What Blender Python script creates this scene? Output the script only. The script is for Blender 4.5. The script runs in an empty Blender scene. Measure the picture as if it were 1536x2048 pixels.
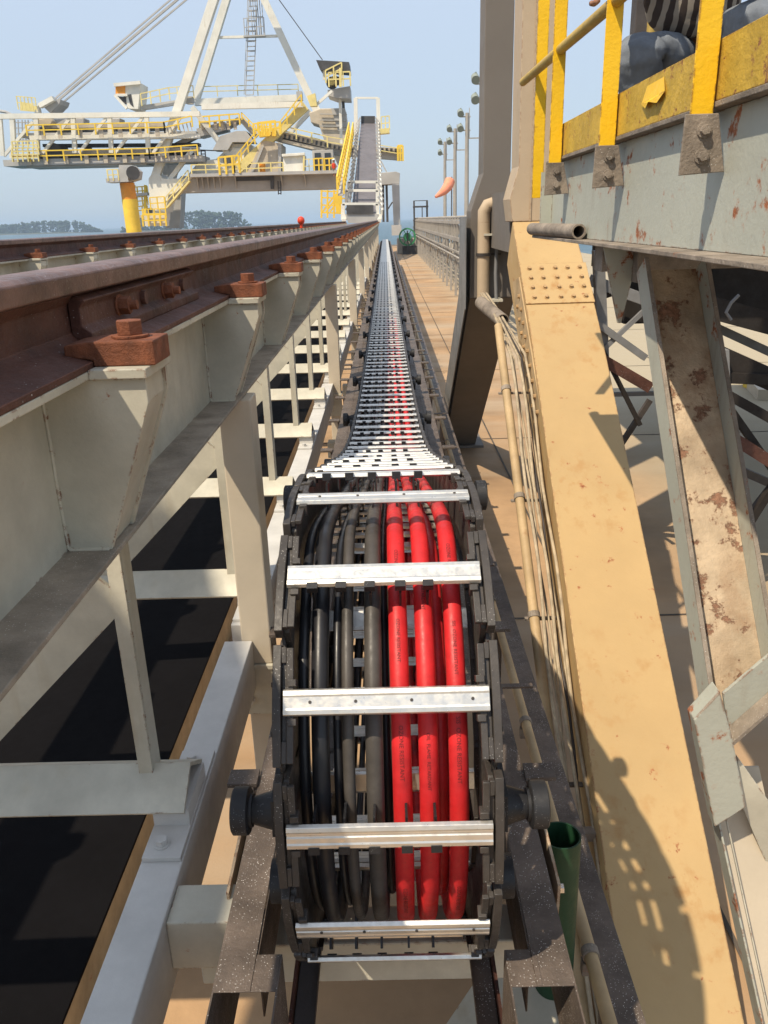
import bpy, bmesh, math, random
import numpy as np
from mathutils import Vector, Matrix
random.seed(7)
D=bpy.data; SC=bpy.context.scene; COL=SC.collection
H=3.4                      # eye height above the wharf deck; model coordinates are (X, Y, h) with h = drop below the eye
# ------------------------------------------------------------------ camera
F=1600.; VP=(770.,438.); ROLL=math.radians(1.7)
def _basis():
    y=np.array([(VP[0]-768)/F,(1024-VP[1])/F,-1.]); y/=np.linalg.norm(y)
    x=np.array([math.cos(ROLL),math.sin(ROLL),0.]); x=x-y*np.dot(x,y); x/=np.linalg.norm(x)
    return np.array([x,y,np.cross(x,y)])
BAS=_basis()
def at(px,py,X=None,Y=None,h=None):
    """measure: the point seen at this place of the photograph that has the given X, Y or h"""
    d=BAS@np.array([(px-768)/F,(1024-py)/F,-1.])
    t=X/d[0] if X is not None else (Y/d[1] if Y is not None else -h/d[2])
    p=d*t; return (float(p[0]),float(p[1]),float(-p[2]))
cam=D.cameras.new('camera'); co=D.objects.new('camera',cam); COL.objects.link(co)
co.matrix_world=Matrix.Translation((0,0,H))@Matrix([list(r) for r in BAS]).to_4x4()
cam.sensor_fit='VERTICAL'; cam.sensor_height=32; cam.sensor_width=24; cam.lens=25
cam.clip_start=.05; cam.clip_end=60000
SC.camera=co
# ------------------------------------------------------------------ world and sun
SUNT=Vector((.386,.405,-.829)).normalized()
elev=math.asin(-SUNT.z); azi=math.atan2(-SUNT.x,-SUNT.y)
w=D.worlds.new('World'); SC.world=w; w.use_nodes=True
nt=w.node_tree; bg=nt.nodes['Background']
sky=nt.nodes.new('ShaderNodeTexSky'); sky.sky_type='NISHITA'; sky.sun_disc=False
sky.sun_elevation=elev; sky.sun_rotation=azi; sky.air_density=1.0; sky.dust_density=1.0; sky.ozone_density=1.0
sky.sun_intensity=1.0
# hazy tropical air: the physical sky is veiled by an even pale blue haze, a little deeper towards the horizon
tcw=nt.nodes.new('ShaderNodeTexCoord'); spw=nt.nodes.new('ShaderNodeSeparateXYZ'); rpw=nt.nodes.new('ShaderNodeValToRGB'); mxw=nt.nodes.new('ShaderNodeMix'); mxw.data_type='RGBA'
nt.links.new(tcw.outputs['Generated'],spw.inputs[0]); nt.links.new(spw.outputs[2],rpw.inputs[0])
e_=rpw.color_ramp.elements; e_[0].position=0.0; e_[0].color=(.68,.82,.96,1); e_[1].position=.34; e_[1].color=(.90,1.04,1.27,1)
scw=nt.nodes.new('ShaderNodeVectorMath'); scw.operation='SCALE'; scw.inputs[3].default_value=5.0; nt.links.new(rpw.outputs[0],scw.inputs[0])
nt.links.new(sky.outputs[0],mxw.inputs[6]); nt.links.new(scw.outputs[0],mxw.inputs[7]); mxw.inputs[0].default_value=.8
nt.links.new(mxw.outputs[2],bg.inputs[0]); bg.inputs[1].default_value=0.118
sl=D.lights.new('sun','SUN'); sl.energy=4.0; sl.angle=math.radians(.6); sl.color=(1,.87,.68)
so=D.objects.new('sun',sl); COL.objects.link(so); so.rotation_euler=SUNT.to_track_quat('-Z','Y').to_euler(); so.location=(-20,-40,60)
SC.view_settings.view_transform='Standard'; SC.view_settings.look='None'; SC.view_settings.exposure=0.42
SC.view_settings.gamma=1
# ------------------------------------------------------------------ materials
MATS={}
def mat(name,col,rough=.55,metal=0,var=.12,vscale=3.,rust=0,rscale=6.,rcol=(.17,.06,.025),streak=0,stcol=(.28,.12,.04),
        bump=.15,bscale=60.,spec=.4,speck=0,spscale=220.,spcol=(.8,.8,.78),sheen=None,edge=0):
    if name in MATS: return MATS[name]
    m=D.materials.new(name); m.use_nodes=True; n=m.node_tree; L=n.links; N=n.nodes
    b=N['Principled BSDF']; b.inputs['Roughness'].default_value=rough; b.inputs['Metallic'].default_value=metal
    b.inputs['Specular IOR Level'].default_value=spec
    tc=N.new('ShaderNodeTexCoord')
    def noise(sc,det=5,ro=.55,mp=None,off=0):
        t=N.new('ShaderNodeTexNoise'); t.inputs['Scale'].default_value=sc; t.inputs['Detail'].default_value=det; t.inputs['Roughness'].default_value=ro
        mpn=N.new('ShaderNodeMapping'); L.new(tc.outputs['Object'],mpn.inputs[0]); mpn.inputs['Location'].default_value=(off,off*.7,off*1.3)
        if mp: mpn.inputs['Scale'].default_value=mp
        L.new(mpn.outputs[0],t.inputs['Vector']); return t
    def ramp(src,a,c,ca=(0,0,0,1),cb=(1,1,1,1)):
        r=N.new('ShaderNodeValToRGB'); r.color_ramp.elements[0].position=a; r.color_ramp.elements[1].position=c
        r.color_ramp.elements[0].color=ca; r.color_ramp.elements[1].color=cb; L.new(src,r.inputs[0]); return r
    def mix(fac,a,c):
        x=N.new('ShaderNodeMix'); x.data_type='RGBA'
        L.new(fac,x.inputs[0])
        if isinstance(a,tuple): x.inputs[6].default_value=(*a,1)
        else: L.new(a,x.inputs[6])
        if isinstance(c,tuple): x.inputs[7].default_value=(*c,1)
        else: L.new(c,x.inputs[7])
        return x.outputs[2]
    lo=tuple(c*(1-var*1.6) for c in col); hi=tuple(min(1,c*(1+var)) for c in col)
    cur=mix(ramp(noise(vscale,6,.6).outputs[0],.3,.7).outputs[0],lo,hi)
    fine=ramp(noise(vscale*14,4,.7,off=3).outputs[0],.35,.75).outputs[0]
    f2=N.new('ShaderNodeMath'); f2.operation='MULTIPLY'; f2.inputs[1].default_value=min(.6,var*1.5); L.new(fine,f2.inputs[0])
    cur=mix(f2.outputs[0],cur,tuple(c*.78 for c in col))
    rmask=None
    if streak:
        s=ramp(noise(7,5,.6,mp=(1.6,1.6,.16),off=9).outputs[0],.70-.10*streak,.84-.08*streak).outputs[0]
        g=ramp(noise(1.7,3,.5,off=5).outputs[0],.45,.62).outputs[0]
        mm=N.new('ShaderNodeMath'); mm.operation='MULTIPLY'; L.new(s,mm.inputs[0]); L.new(g,mm.inputs[1])
        m3=N.new('ShaderNodeMath'); m3.operation='MULTIPLY'; m3.inputs[1].default_value=.75; L.new(mm.outputs[0],m3.inputs[0])
        cur=mix(m3.outputs[0],cur,stcol)
    if rust:
        a=noise(rscale,9,.72,off=1); c=.78-.28*rust
        rmask=ramp(a.outputs[0],c,c+.035).outputs[0]
        rv=mix(ramp(noise(rscale*5,5,.7).outputs[0],.35,.65).outputs[0],rcol,tuple(min(1,x*2.3) for x in rcol))
        halo=ramp(a.outputs[0],c-.03,c+.005).outputs[0]
        hm=N.new('ShaderNodeMath'); hm.operation='MULTIPLY'; hm.inputs[1].default_value=.35; L.new(halo,hm.inputs[0])
        cur=mix(hm.outputs[0],cur,tuple(x*2.2 for x in rcol))
        cur=mix(rmask,cur,rv)
    if edge:      # rust along worn arrises
        bv=N.new('ShaderNodeBevel'); bv.samples=4; bv.inputs['Radius'].default_value=.007
        gm=N.new('ShaderNodeNewGeometry'); dd=N.new('ShaderNodeVectorMath'); dd.operation='DISTANCE'
        L.new(bv.outputs[0],dd.inputs[0]); L.new(gm.outputs['Normal'],dd.inputs[1])
        er=ramp(dd.outputs['Value'],.12,.3).outputs[0]
        em=N.new('ShaderNodeMath'); em.operation='MULTIPLY'; L.new(er,em.inputs[0]); L.new(ramp(noise(22,6,.75,off=2).outputs[0],.60-.12*edge,.66-.12*edge).outputs[0],em.inputs[1])
        cur=mix(em.outputs[0],cur,rcol)
    if speck:
        v=N.new('ShaderNodeTexVoronoi'); v.inputs['Scale'].default_value=spscale; L.new(tc.outputs['Object'],v.inputs[0])
        sm=ramp(v.outputs['Distance'],.06+.12*speck,.12+.12*speck,(1,1,1,1),(0,0,0,1)).outputs[0]
        pk=ramp(noise(9,4,.7,off=4).outputs[0],.5-.1*speck,.66).outputs[0]
        sx=N.new('ShaderNodeMath'); sx.operation='MULTIPLY'; L.new(sm,sx.inputs[0]); L.new(pk,sx.inputs[1])
        cur=mix(sx.outputs[0],cur,spcol)
    L.new(cur,b.inputs['Base Color'])
    rr=ramp(noise(vscale*5,5,.65,off=7).outputs[0],.3,.7,(max(0,rough-.12),)*3+(1,),(min(1,rough+.14),)*3+(1,))
    if rmask is not None:
        rx=mix(rmask,rr.outputs[0],(.85,.85,.85)); L.new(rx,b.inputs['Roughness'])
    else: L.new(rr.outputs[0],b.inputs['Roughness'])
    if bump:
        bp=N.new('ShaderNodeBump'); bp.inputs['Strength'].default_value=bump; bp.inputs['Distance'].default_value=.01
        hs=noise(bscale,6,.65,off=6).outputs[0]
        if rmask is not None:
            ad=N.new('ShaderNodeMath'); ad.operation='SUBTRACT'; L.new(hs,ad.inputs[0]); L.new(rmask,ad.inputs[1]); hs=ad.outputs[0]
        L.new(hs,bp.inputs['Height']); L.new(bp.outputs[0],b.inputs['Normal'])
    MATS[name]=m; return m
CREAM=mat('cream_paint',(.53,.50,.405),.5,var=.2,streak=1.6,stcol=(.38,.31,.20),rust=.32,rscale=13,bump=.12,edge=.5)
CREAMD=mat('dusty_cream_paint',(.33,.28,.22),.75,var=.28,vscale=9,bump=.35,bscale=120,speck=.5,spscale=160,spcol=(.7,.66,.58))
BEIGE=mat('beige_paint',(.54,.465,.355),.55,var=.07,streak=.15,bump=.08)
WHITE=mat('pale_grey_white_paint',(.56,.545,.51),.45,var=.1,bump=.08,vscale=5)
RUST=mat('dark_rust_steel',(.11,.046,.032),.62,var=.45,vscale=5,bump=.4,bscale=90,spec=.35,speck=.18,spscale=90)
RUSTB=mat('orange_rust_steel',(.20,.066,.030),.75,var=.45,vscale=16,bump=.5,bscale=150)
HEADR=mat('worn_rail_head',(.20,.115,.09),.42,metal=.3,var=.35,vscale=8,bump=.25,bscale=120,spec=.5,speck=.3,spscale=110)
TAN2=mat('tan_bolt_paint',(.42,.27,.13),.6,var=.2,vscale=30,bump=.1)
TAN=mat('tan_paint',(.455,.308,.140),.6,var=.07,vscale=1.1,streak=1.9,stcol=(.36,.18,.055),rust=.50,rscale=12,bump=.12,edge=1.2)
TANG=mat('greyed_tan_paint',(.46,.355,.24),.65,var=.06,vscale=2,streak=.5,rust=.2,rscale=6,bump=.15,edge=1)
GREYB=mat('brown_grey_paint',(.16,.14,.12),.65,var=.06,vscale=.8,streak=.2,bump=.1)
PEEL=mat('peeling_rusty_paint',(.50,.39,.27),.75,var=.26,vscale=6,rust=.80,rscale=10.0,rcol=(.15,.08,.05),streak=2.4,stcol=(.30,.18,.10),bump=.6,bscale=40)
GREEN=mat('grey_green_paint',(.41,.42,.36),.5,var=.06,vscale=2.2,streak=1.6,stcol=(.20,.13,.08),rust=.66,rscale=8,bump=.2,edge=1.)
GRIME=mat('grimy_grey_paint',(.27,.225,.18),.8,var=.35,vscale=9,rust=.42,rscale=12,bump=.5,bscale=80,speck=.4,spscale=130)
YEL=mat('yellow_paint',(.86,.52,.015),.42,var=.05,vscale=3,rust=.45,rscale=10,rcol=(.16,.055,.02),bump=.25,edge=1)
YELC=mat('chipped_yellow_paint',(.56,.36,.045),.6,var=.16,vscale=8,rust=.66,rscale=17,rcol=(.17,.075,.03),bump=.5,bscale=50,edge=1)
ALU=mat('aluminium',(.76,.73,.665),.38,metal=.80,var=.08,vscale=14,bump=.05,spec=.5,speck=.25,spscale=120,spcol=(.2,.17,.14))
STEELR=mat('steel_rod',(.7,.68,.65),.22,metal=1,var=.06,bump=.02)
PLAS=mat('black_plastic',(.050,.043,.038),.5,var=.3,vscale=12,bump=.12,spec=.5,speck=.42,spscale=170,spcol=(.55,.53,.5))
RUB=mat('black_rubber',(.022,.022,.024),.5,var=.3,bump=.15,speck=.15)
REDC=mat('red_cable_sheath',(.60,.022,.025),.48,var=.22,vscale=12,bump=.08,spec=.4,speck=.4,spscale=100,spcol=(.25,.02,.02))
GREYC=mat('grey_cable_sheath',(.070,.062,.055),.5,var=.35,vscale=9,bump=.05)
BLKC=mat('black_cable_sheath',(.020,.020,.023),.38,var=.2,bump=.04)
INK=mat('dark_ink',(.17,.015,.015),.6,var=.1,bump=0)
TROUGH=mat('dusty_trough_steel',(.135,.105,.085),.55,metal=.15,var=.35,vscale=7,bump=.35,bscale=100,speck=.75,spscale=150,spcol=(.8,.77,.72))
BELT=mat('black_belt_rubber',(.0065,.006,.0065),.95,var=.1,bump=.2,bscale=150,spec=.05,speck=0,spcol=(.5,.5,.5))
DARKS=mat('dark_steel',(.065,.055,.05),.6,var=.3,bump=.2)
GREYS=mat('grey_steel_paint',(.20,.20,.20),.6,var=.2,bump=.15)
WIRE=mat('dusty_wire',(.42,.34,.23),.7,var=.25,vscale=12,bump=.1)
PIPEM=mat('tan_conduit',(.46,.33,.18),.6,var=.2,vscale=4,rust=.3,rscale=7,streak=1,bump=.15)
GRNP=mat('green_plastic',(.012,.05,.022),.5,var=.2,bump=.1)
CRW=mat('crane_white_paint',(.74,.72,.64),.5,var=.08,vscale=.6,streak=1.6,stcol=(.50,.42,.30),bump=.05,bscale=6)
CRG=mat('crane_grey_paint',(.43,.42,.40),.55,var=.12,vscale=.5,bump=.05,bscale=6)
CRT=mat('crane_tan_panel',(.52,.45,.35),.6,var=.15,vscale=.7,bump=.05,bscale=6)
CRY=mat('crane_yellow_paint',(.80,.55,.06),.5,var=.10,vscale=1,bump=.05,bscale=6)
CRYP=mat('pale_yellow_paint',(.74,.62,.25),.5,var=.12,vscale=1,bump=.05,bscale=6)
CRO=mat('orange_paint',(.75,.30,.03),.5,var=.15,vscale=1,bump=.05,bscale=6)
CRD=mat('dark_machinery',(.07,.068,.068),.6,var=.3,vscale=1,bump=.1,bscale=6)
GLS=mat('dark_window_glass',(.03,.035,.04),.1,var=.05,bump=0,spec=.7)
BELTF=mat('grey_belt',(.15,.14,.15),.6,var=.12,vscale=.8,bump=.05)
ORG=mat('orange_cloth',(.85,.30,.18),.8,var=.1,bump=.05)
REDP=mat('red_float_plastic',(.7,.06,.02),.45,var=.1,bump=.05)
LEAF=mat('far_foliage',(.035,.06,.03),.9,var=.5,vscale=.06,bump=.3,bscale=.4)
TGREY=mat('trestle_grey',(.36,.33,.29),.6,var=.15,vscale=.7,bump=.1,bscale=8)
LGREEN=mat('lamp_green_grey',(.25,.28,.24),.5,var=.1)
DENIM=mat('grey_blue_denim',(.22,.245,.28),.9,var=.28,vscale=7,bump=.35,bscale=260,spec=.1)
SKIN=mat('brown_skin',(.30,.15,.09),.5,var=.1,bump=.05)
BOOT=mat('dark_boot_leather',(.05,.035,.025),.5,var=.2)
HAT=mat('white_helmet',(.7,.7,.66),.35,var=.05,bump=.02)
def striped():
    m=mat('striped_shirt_cloth',(.07,.055,.05),.9,var=.2,bump=.25,bscale=300,spec=.1); n=m.node_tree; b=n.nodes['Principled BSDF']
    src=b.inputs['Base Color'].links[0].from_socket
    tc=n.nodes.new('ShaderNodeTexCoord'); wv=n.nodes.new('ShaderNodeTexWave'); wv.wave_type='BANDS'; wv.bands_direction='X'
    wv.inputs['Scale'].default_value=7.5; wv.inputs['Distortion'].default_value=2.2; wv.inputs['Detail Scale'].default_value=1.5
    n.links.new(tc.outputs['Object'],wv.inputs[0])
    r=n.nodes.new('ShaderNodeValToRGB'); r.color_ramp.elements[0].position=.5; r.color_ramp.elements[1].position=.6; n.links.new(wv.outputs[0],r.inputs[0])
    x=n.nodes.new('ShaderNodeMix'); x.data_type='RGBA'; n.links.new(r.outputs[0],x.inputs[0]); n.links.new(src,x.inputs[6]); x.inputs[7].default_value=(.34,.30,.25,1)
    n.links.new(x.outputs[2],b.inputs['Base Color']); return m
SHIRT=striped()
# ------------------------------------------------------------------ object helpers
ORG0={}
VERYD=mat('baked_shade_steel',(.022,.017,.014),.8,var=.3,bump=.2)  # darker copy of the dark steel, with the shade put into its colour
def tag(o,label=None,cat=None,group=None,kind=None):
    if label: o['label']=label
    if cat: o['category']=cat
    if group: o['group']=group
    if kind: o['kind']=kind
    return o
def W(p): return Vector((p[0],p[1],H-p[2]))
def thing(name,base,label,cat,group=None):
    o=D.objects.new(name,None); o.empty_display_size=.2; COL.objects.link(o); o.location=W(base)
    ORG0[o.name]=W(base); return tag(o,label,cat,group)
class MB:
    def __init__(s): s.v=[]; s.f=[]
    def add(s,vs,fs):
        b=len(s.v); s.v+= [tuple(p) for p in vs]; s.f+=[tuple(b+i for i in f) for f in fs]; return s
    def box(s,x0,x1,y0,y1,h0,h1):
        vs=[(x,y,h) for h in (h0,h1) for y in (y0,y1) for x in (x0,x1)]
        return s.add(vs,[(0,1,3,2),(4,6,7,5),(0,4,5,1),(2,3,7,6),(0,2,6,4),(1,5,7,3)])
    def beam(s,p,q,w,d,up=(0,0,-1),ext=0):
        p=Vector(p);q=Vector(q);t=(q-p).normalized(); up=Vector(up)
        a=t.cross(up)
        if a.length<1e-4: a=t.cross(Vector((0,1,0)))
        a.normalize(); b=a.cross(t).normalized(); p=p-t*ext;q=q+t*ext
        vs=[c+a*(i*w/2)+b*(j*d/2) for c in (p,q) for j in (-1,1) for i in (-1,1)]
        return s.add(vs,[(0,1,3,2),(4,6,7,5),(0,4,5,1),(2,3,7,6),(0,2,6,4),(1,5,7,3)])
    def cyl(s,p,q,r,r2=None,n=12,caps=True):
        p=Vector(p);q=Vector(q);t=(q-p).normalized(); r2=r if r2 is None else r2
        a=t.orthogonal().normalized(); b=t.cross(a)
        vs=[c+(a*math.cos(2*math.pi*i/n)+b*math.sin(2*math.pi*i/n))*rr for c,rr in ((p,r),(q,r2)) for i in range(n)]
        fs=[(i,(i+1)%n,n+(i+1)%n,n+i) for i in range(n)]
        if caps: fs+=[tuple(range(n)),tuple(range(2*n-1,n-1,-1))]
        return s.add(vs,fs)
    def pipe(s,p,q,r,ri,n=20):
        p=Vector(p);q=Vector(q);t=(q-p).normalized(); a=t.orthogonal().normalized(); b=t.cross(a)
        vs=[c+(a*math.cos(2*math.pi*i/n)+b*math.sin(2*math.pi*i/n))*rr for c,rr in ((p,r),(q,r),(q,ri),(p,ri)) for i in range(n)]
        fs=[(k*n+i,k*n+(i+1)%n,((k+1)%4)*n+(i+1)%n,((k+1)%4)*n+i) for k in range(4) for i in range(n)]
        return s.add(vs,fs)
    def tube(s,pts,r,n=10,caps=True):
        P=[Vector(p) for p in pts]; m=len(P); rs=r if isinstance(r,(list,tuple)) else [r]*m
        t0=(P[1]-P[0]).normalized(); a=t0.orthogonal().normalized(); vs=[]
        for i in range(m):
            t=(P[min(i+1,m-1)]-P[max(i-1,0)]).normalized(); a=(a-t*a.dot(t)).normalized(); b=t.cross(a)
            vs+=[P[i]+(a*math.cos(2*math.pi*k/n)+b*math.sin(2*math.pi*k/n))*rs[i] for k in range(n)]
        fs=[(i*n+k,i*n+(k+1)%n,(i+1)*n+(k+1)%n,(i+1)*n+k) for i in range(m-1) for k in range(n)]
        if caps: fs+=[tuple(range(n)),tuple(range(m*n-1,(m-1)*n-1,-1))]
        return s.add(vs,fs)
    def prism(s,poly,d):
        """planar polygon (list of 3D points) extruded by vector d"""
        n=len(poly); d=Vector(d); a=[Vector(p) for p in poly]; vs=a+[p+d for p in a]
        return s.add(vs,[tuple(range(n)),tuple(range(2*n-1,n-1,-1))]+[(i,(i+1)%n,n+(i+1)%n,n+i) for i in range(n)])
    def hexbolt(s,c,axis,r,hh,washer=True):
        c=Vector(c);a=Vector(axis).normalized()
        if washer: s.cyl(c,c+a*hh*.18,r*1.35,n=14)
        s.cyl(c+a*hh*.18,c+a*hh,r,n=6); return s
    def mesh(s,name,off=Vector((0,0,0)),smooth=False,flip=True):
        me=D.meshes.new(name)
        me.from_pydata([ (Vector((v[0],v[1],H-v[2]))-off) if flip else Vector(v)-off for v in s.v],[],s.f)
        bm=bmesh.new(); bm.from_mesh(me); bmesh.ops.recalc_face_normals(bm,faces=bm.faces); bm.to_mesh(me); bm.free()
        if smooth:
            for p in me.polygons: p.use_smooth=True
            try: me.set_sharp_from_angle(angle=math.radians(38))
            except Exception: pass
        return me
    def build(s,name,m,parent=None,smooth=False,bevel=0,seg=2,origin=None):
        if parent is not None:
            off=Vector((0,0,0)); q=parent
            while q is not None: off=off+q.location; q=q.parent
        elif origin is not None: off=W(origin)
        else:
            a=np.array([list(v) for v in s.v]); lo=a.min(0);hi=a.max(0); off=W(((lo[0]+hi[0])/2,(lo[1]+hi[1])/2,hi[2]))
        me=s.mesh(name,off,smooth); me.materials.append(m)
        o=D.objects.new(name,me); COL.objects.link(o)
        if parent is not None: o.parent=parent
        else: o.location=off
        if bevel:
            bv=o.modifiers.new('bevel','BEVEL'); bv.width=bevel; bv.segments=seg; bv.limit_method='ANGLE'; bv.angle_limit=math.radians(35); bv.harden_normals=False
        return o
def part(name,m,parent,fn,**k):
    b=MB(); fn(b); return b.build(name,m,parent,**k)
ORDN=['nearest','second','third','fourth','fifth','sixth','seventh','eighth','ninth','tenth','eleventh','twelfth']
def ordl(i,noun,where,far): 
    return (f'{noun} {where}, {ORDN[i]} from the camera' if i else f'{noun} {where}, the nearest one') if i<len(ORDN) else far
# ------------------------------------------------------------------ ground, sea, islands
def ground_mat():
    m=mat('deck_concrete',(.42,.265,.14),.85,var=.30,vscale=.5,bump=.3,bscale=20,streak=0,rust=.1,rscale=1.2,rcol=(.22,.13,.07)); n=m.node_tree; b=n.nodes['Principled BSDF']
    src=b.inputs['Base Color'].links[0].from_socket
    tc=n.nodes.new('ShaderNodeTexCoord'); mp=n.nodes.new('ShaderNodeMapping'); mp.inputs['Scale'].default_value=(.08,.9,1); n.links.new(tc.outputs['Object'],mp.inputs[0])
    t=n.nodes.new('ShaderNodeTexNoise'); t.inputs['Scale'].default_value=.8; t.inputs['Detail'].default_value=6; n.links.new(mp.outputs[0],t.inputs[0])
    r=n.nodes.new('ShaderNodeValToRGB'); r.color_ramp.elements[0].position=.42; r.color_ramp.elements[1].position=.66; n.links.new(t.outputs[0],r.inputs[0])
    x=n.nodes.new('ShaderNodeMix'); x.data_type='RGBA'; n.links.new(r.outputs[0],x.inputs[0]); n.links.new(src,x.inputs[6]); x.inputs[7].default_value=(.40,.30,.20,1)
    sp=n.nodes.new('ShaderNodeSeparateXYZ'); n.links.new(tc.outputs['Object'],sp.inputs[0])
    gx=n.nodes.new('ShaderNodeMapRange'); gx.inputs[1].default_value=26.5; gx.inputs[2].default_value=28.5; n.links.new(sp.outputs[0],gx.inputs[0])
    y=n.nodes.new('ShaderNodeMix'); y.data_type='RGBA'; n.links.new(gx.outputs[0],y.inputs[0]); n.links.new(x.outputs[2],y.inputs[6]); y.inputs[7].default_value=(.38,.32,.22,1)
    n.links.new(y.outputs[2],b.inputs['Base Color']); return m
b=MB(); b.box(-30,18,-12,118,3.4,4.4); g=b.build('deck',ground_mat(),origin=(-24,-12,3.4)); tag(g,kind='structure')
b=MB()
for k in range(20): b.box(-29.9,17.9,-6+6.2*k,-5.975+6.2*k,3.394,3.396)
for x in (1.62,6.4,-5.2): b.box(x,x+.025,-11.9,117.9,3.390,3.392)
b=b.build('deck_joints',mat('joint_filler',(.10,.08,.06),.9,var=.3,bump=.2),origin=(0,0,3.39)); tag(b,kind='structure')
sea=MB(); sea.add([(-40000,-3000,12),(40000,-3000,12),(40000,50000,12),(-40000,50000,12)],[(0,1,2,3)])
SEA=mat('sea_water',(.03,.085,.11),.35,var=.12,vscale=.02,bump=.6,bscale=.35,spec=.5)
tag(sea.build('sea',SEA),kind='structure')
def island(x0,x1,Y,hmax,name):
    b=MB(); n=26; vs=[]
    for i in range(n+1):
        f=i/n; x=x0+(x1-x0)*f; e=min(1,math.sin(math.pi*min(1,max(0,f)))*2.2)
        for (dy,hh) in ((-60*e-5,12.02),(-25*e,12.0-3*e),(60*e+5,12.02)): vs.append((x,Y+dy,hh))
    fs=[(i*3+k,i*3+k+1,i*3+k+4,i*3+k+3) for i in range(n) for k in range(2)]
    b.add(vs,fs); tag(b.build('island',mat('island_soil',(.10,.10,.06),.9,var=.3,vscale=.02,bump=0)),kind='structure')
    wv=MB(); rnd=random.Random(int(abs(x0)))
    for k in range(int(abs(x1-x0)/1.6)):
        f=rnd.random(); x=x0+(x1-x0)*f; e=min(1,math.sin(math.pi*f)*2.6+.12); y=Y+rnd.uniform(-28,22)*e
        r=rnd.uniform(3.5,8)*(.5+.5*e); top=12-(hmax*e*(.86+.14*math.sin(x*.021+1)*math.cos(x*.006))+rnd.uniform(-4,1.5))
        for j in range(7):
            cx=x+rnd.uniform(-r,r)*.9; cy=y+rnd.uniform(-r,r)*.6; ch=min(10,top+rnd.uniform(0,1)**1.5*abs(12-top)); rr=r*rnd.uniform(.45,.8)
            ph=rnd.random()*6
            ring=[(cx+rr*math.cos(a+ph)*rnd.uniform(.7,1.2),cy+rr*math.sin(a+ph),ch+rnd.uniform(-.3,.3)*rr) for a in (0,1.26,2.5,3.77,5.03)]
            wv.add([(cx,cy,ch-rr*rnd.uniform(.6,1))]+ring+[(cx,cy,ch+rr)],[(0,i+1,(i+1)%5+1) for i in range(5)]+[(6,(i+1)%5+1,i+1) for i in range(5)])
    tag(wv.build('woodland',LEAF),kind='stuff')
island(at(-230,455,Y=2300)[0],at(203,455,Y=2300)[0],2300,34,'a')
island(at(243,450,Y=1900)[0],at(502,440,Y=1900)[0],1900,40,'b')
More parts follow.
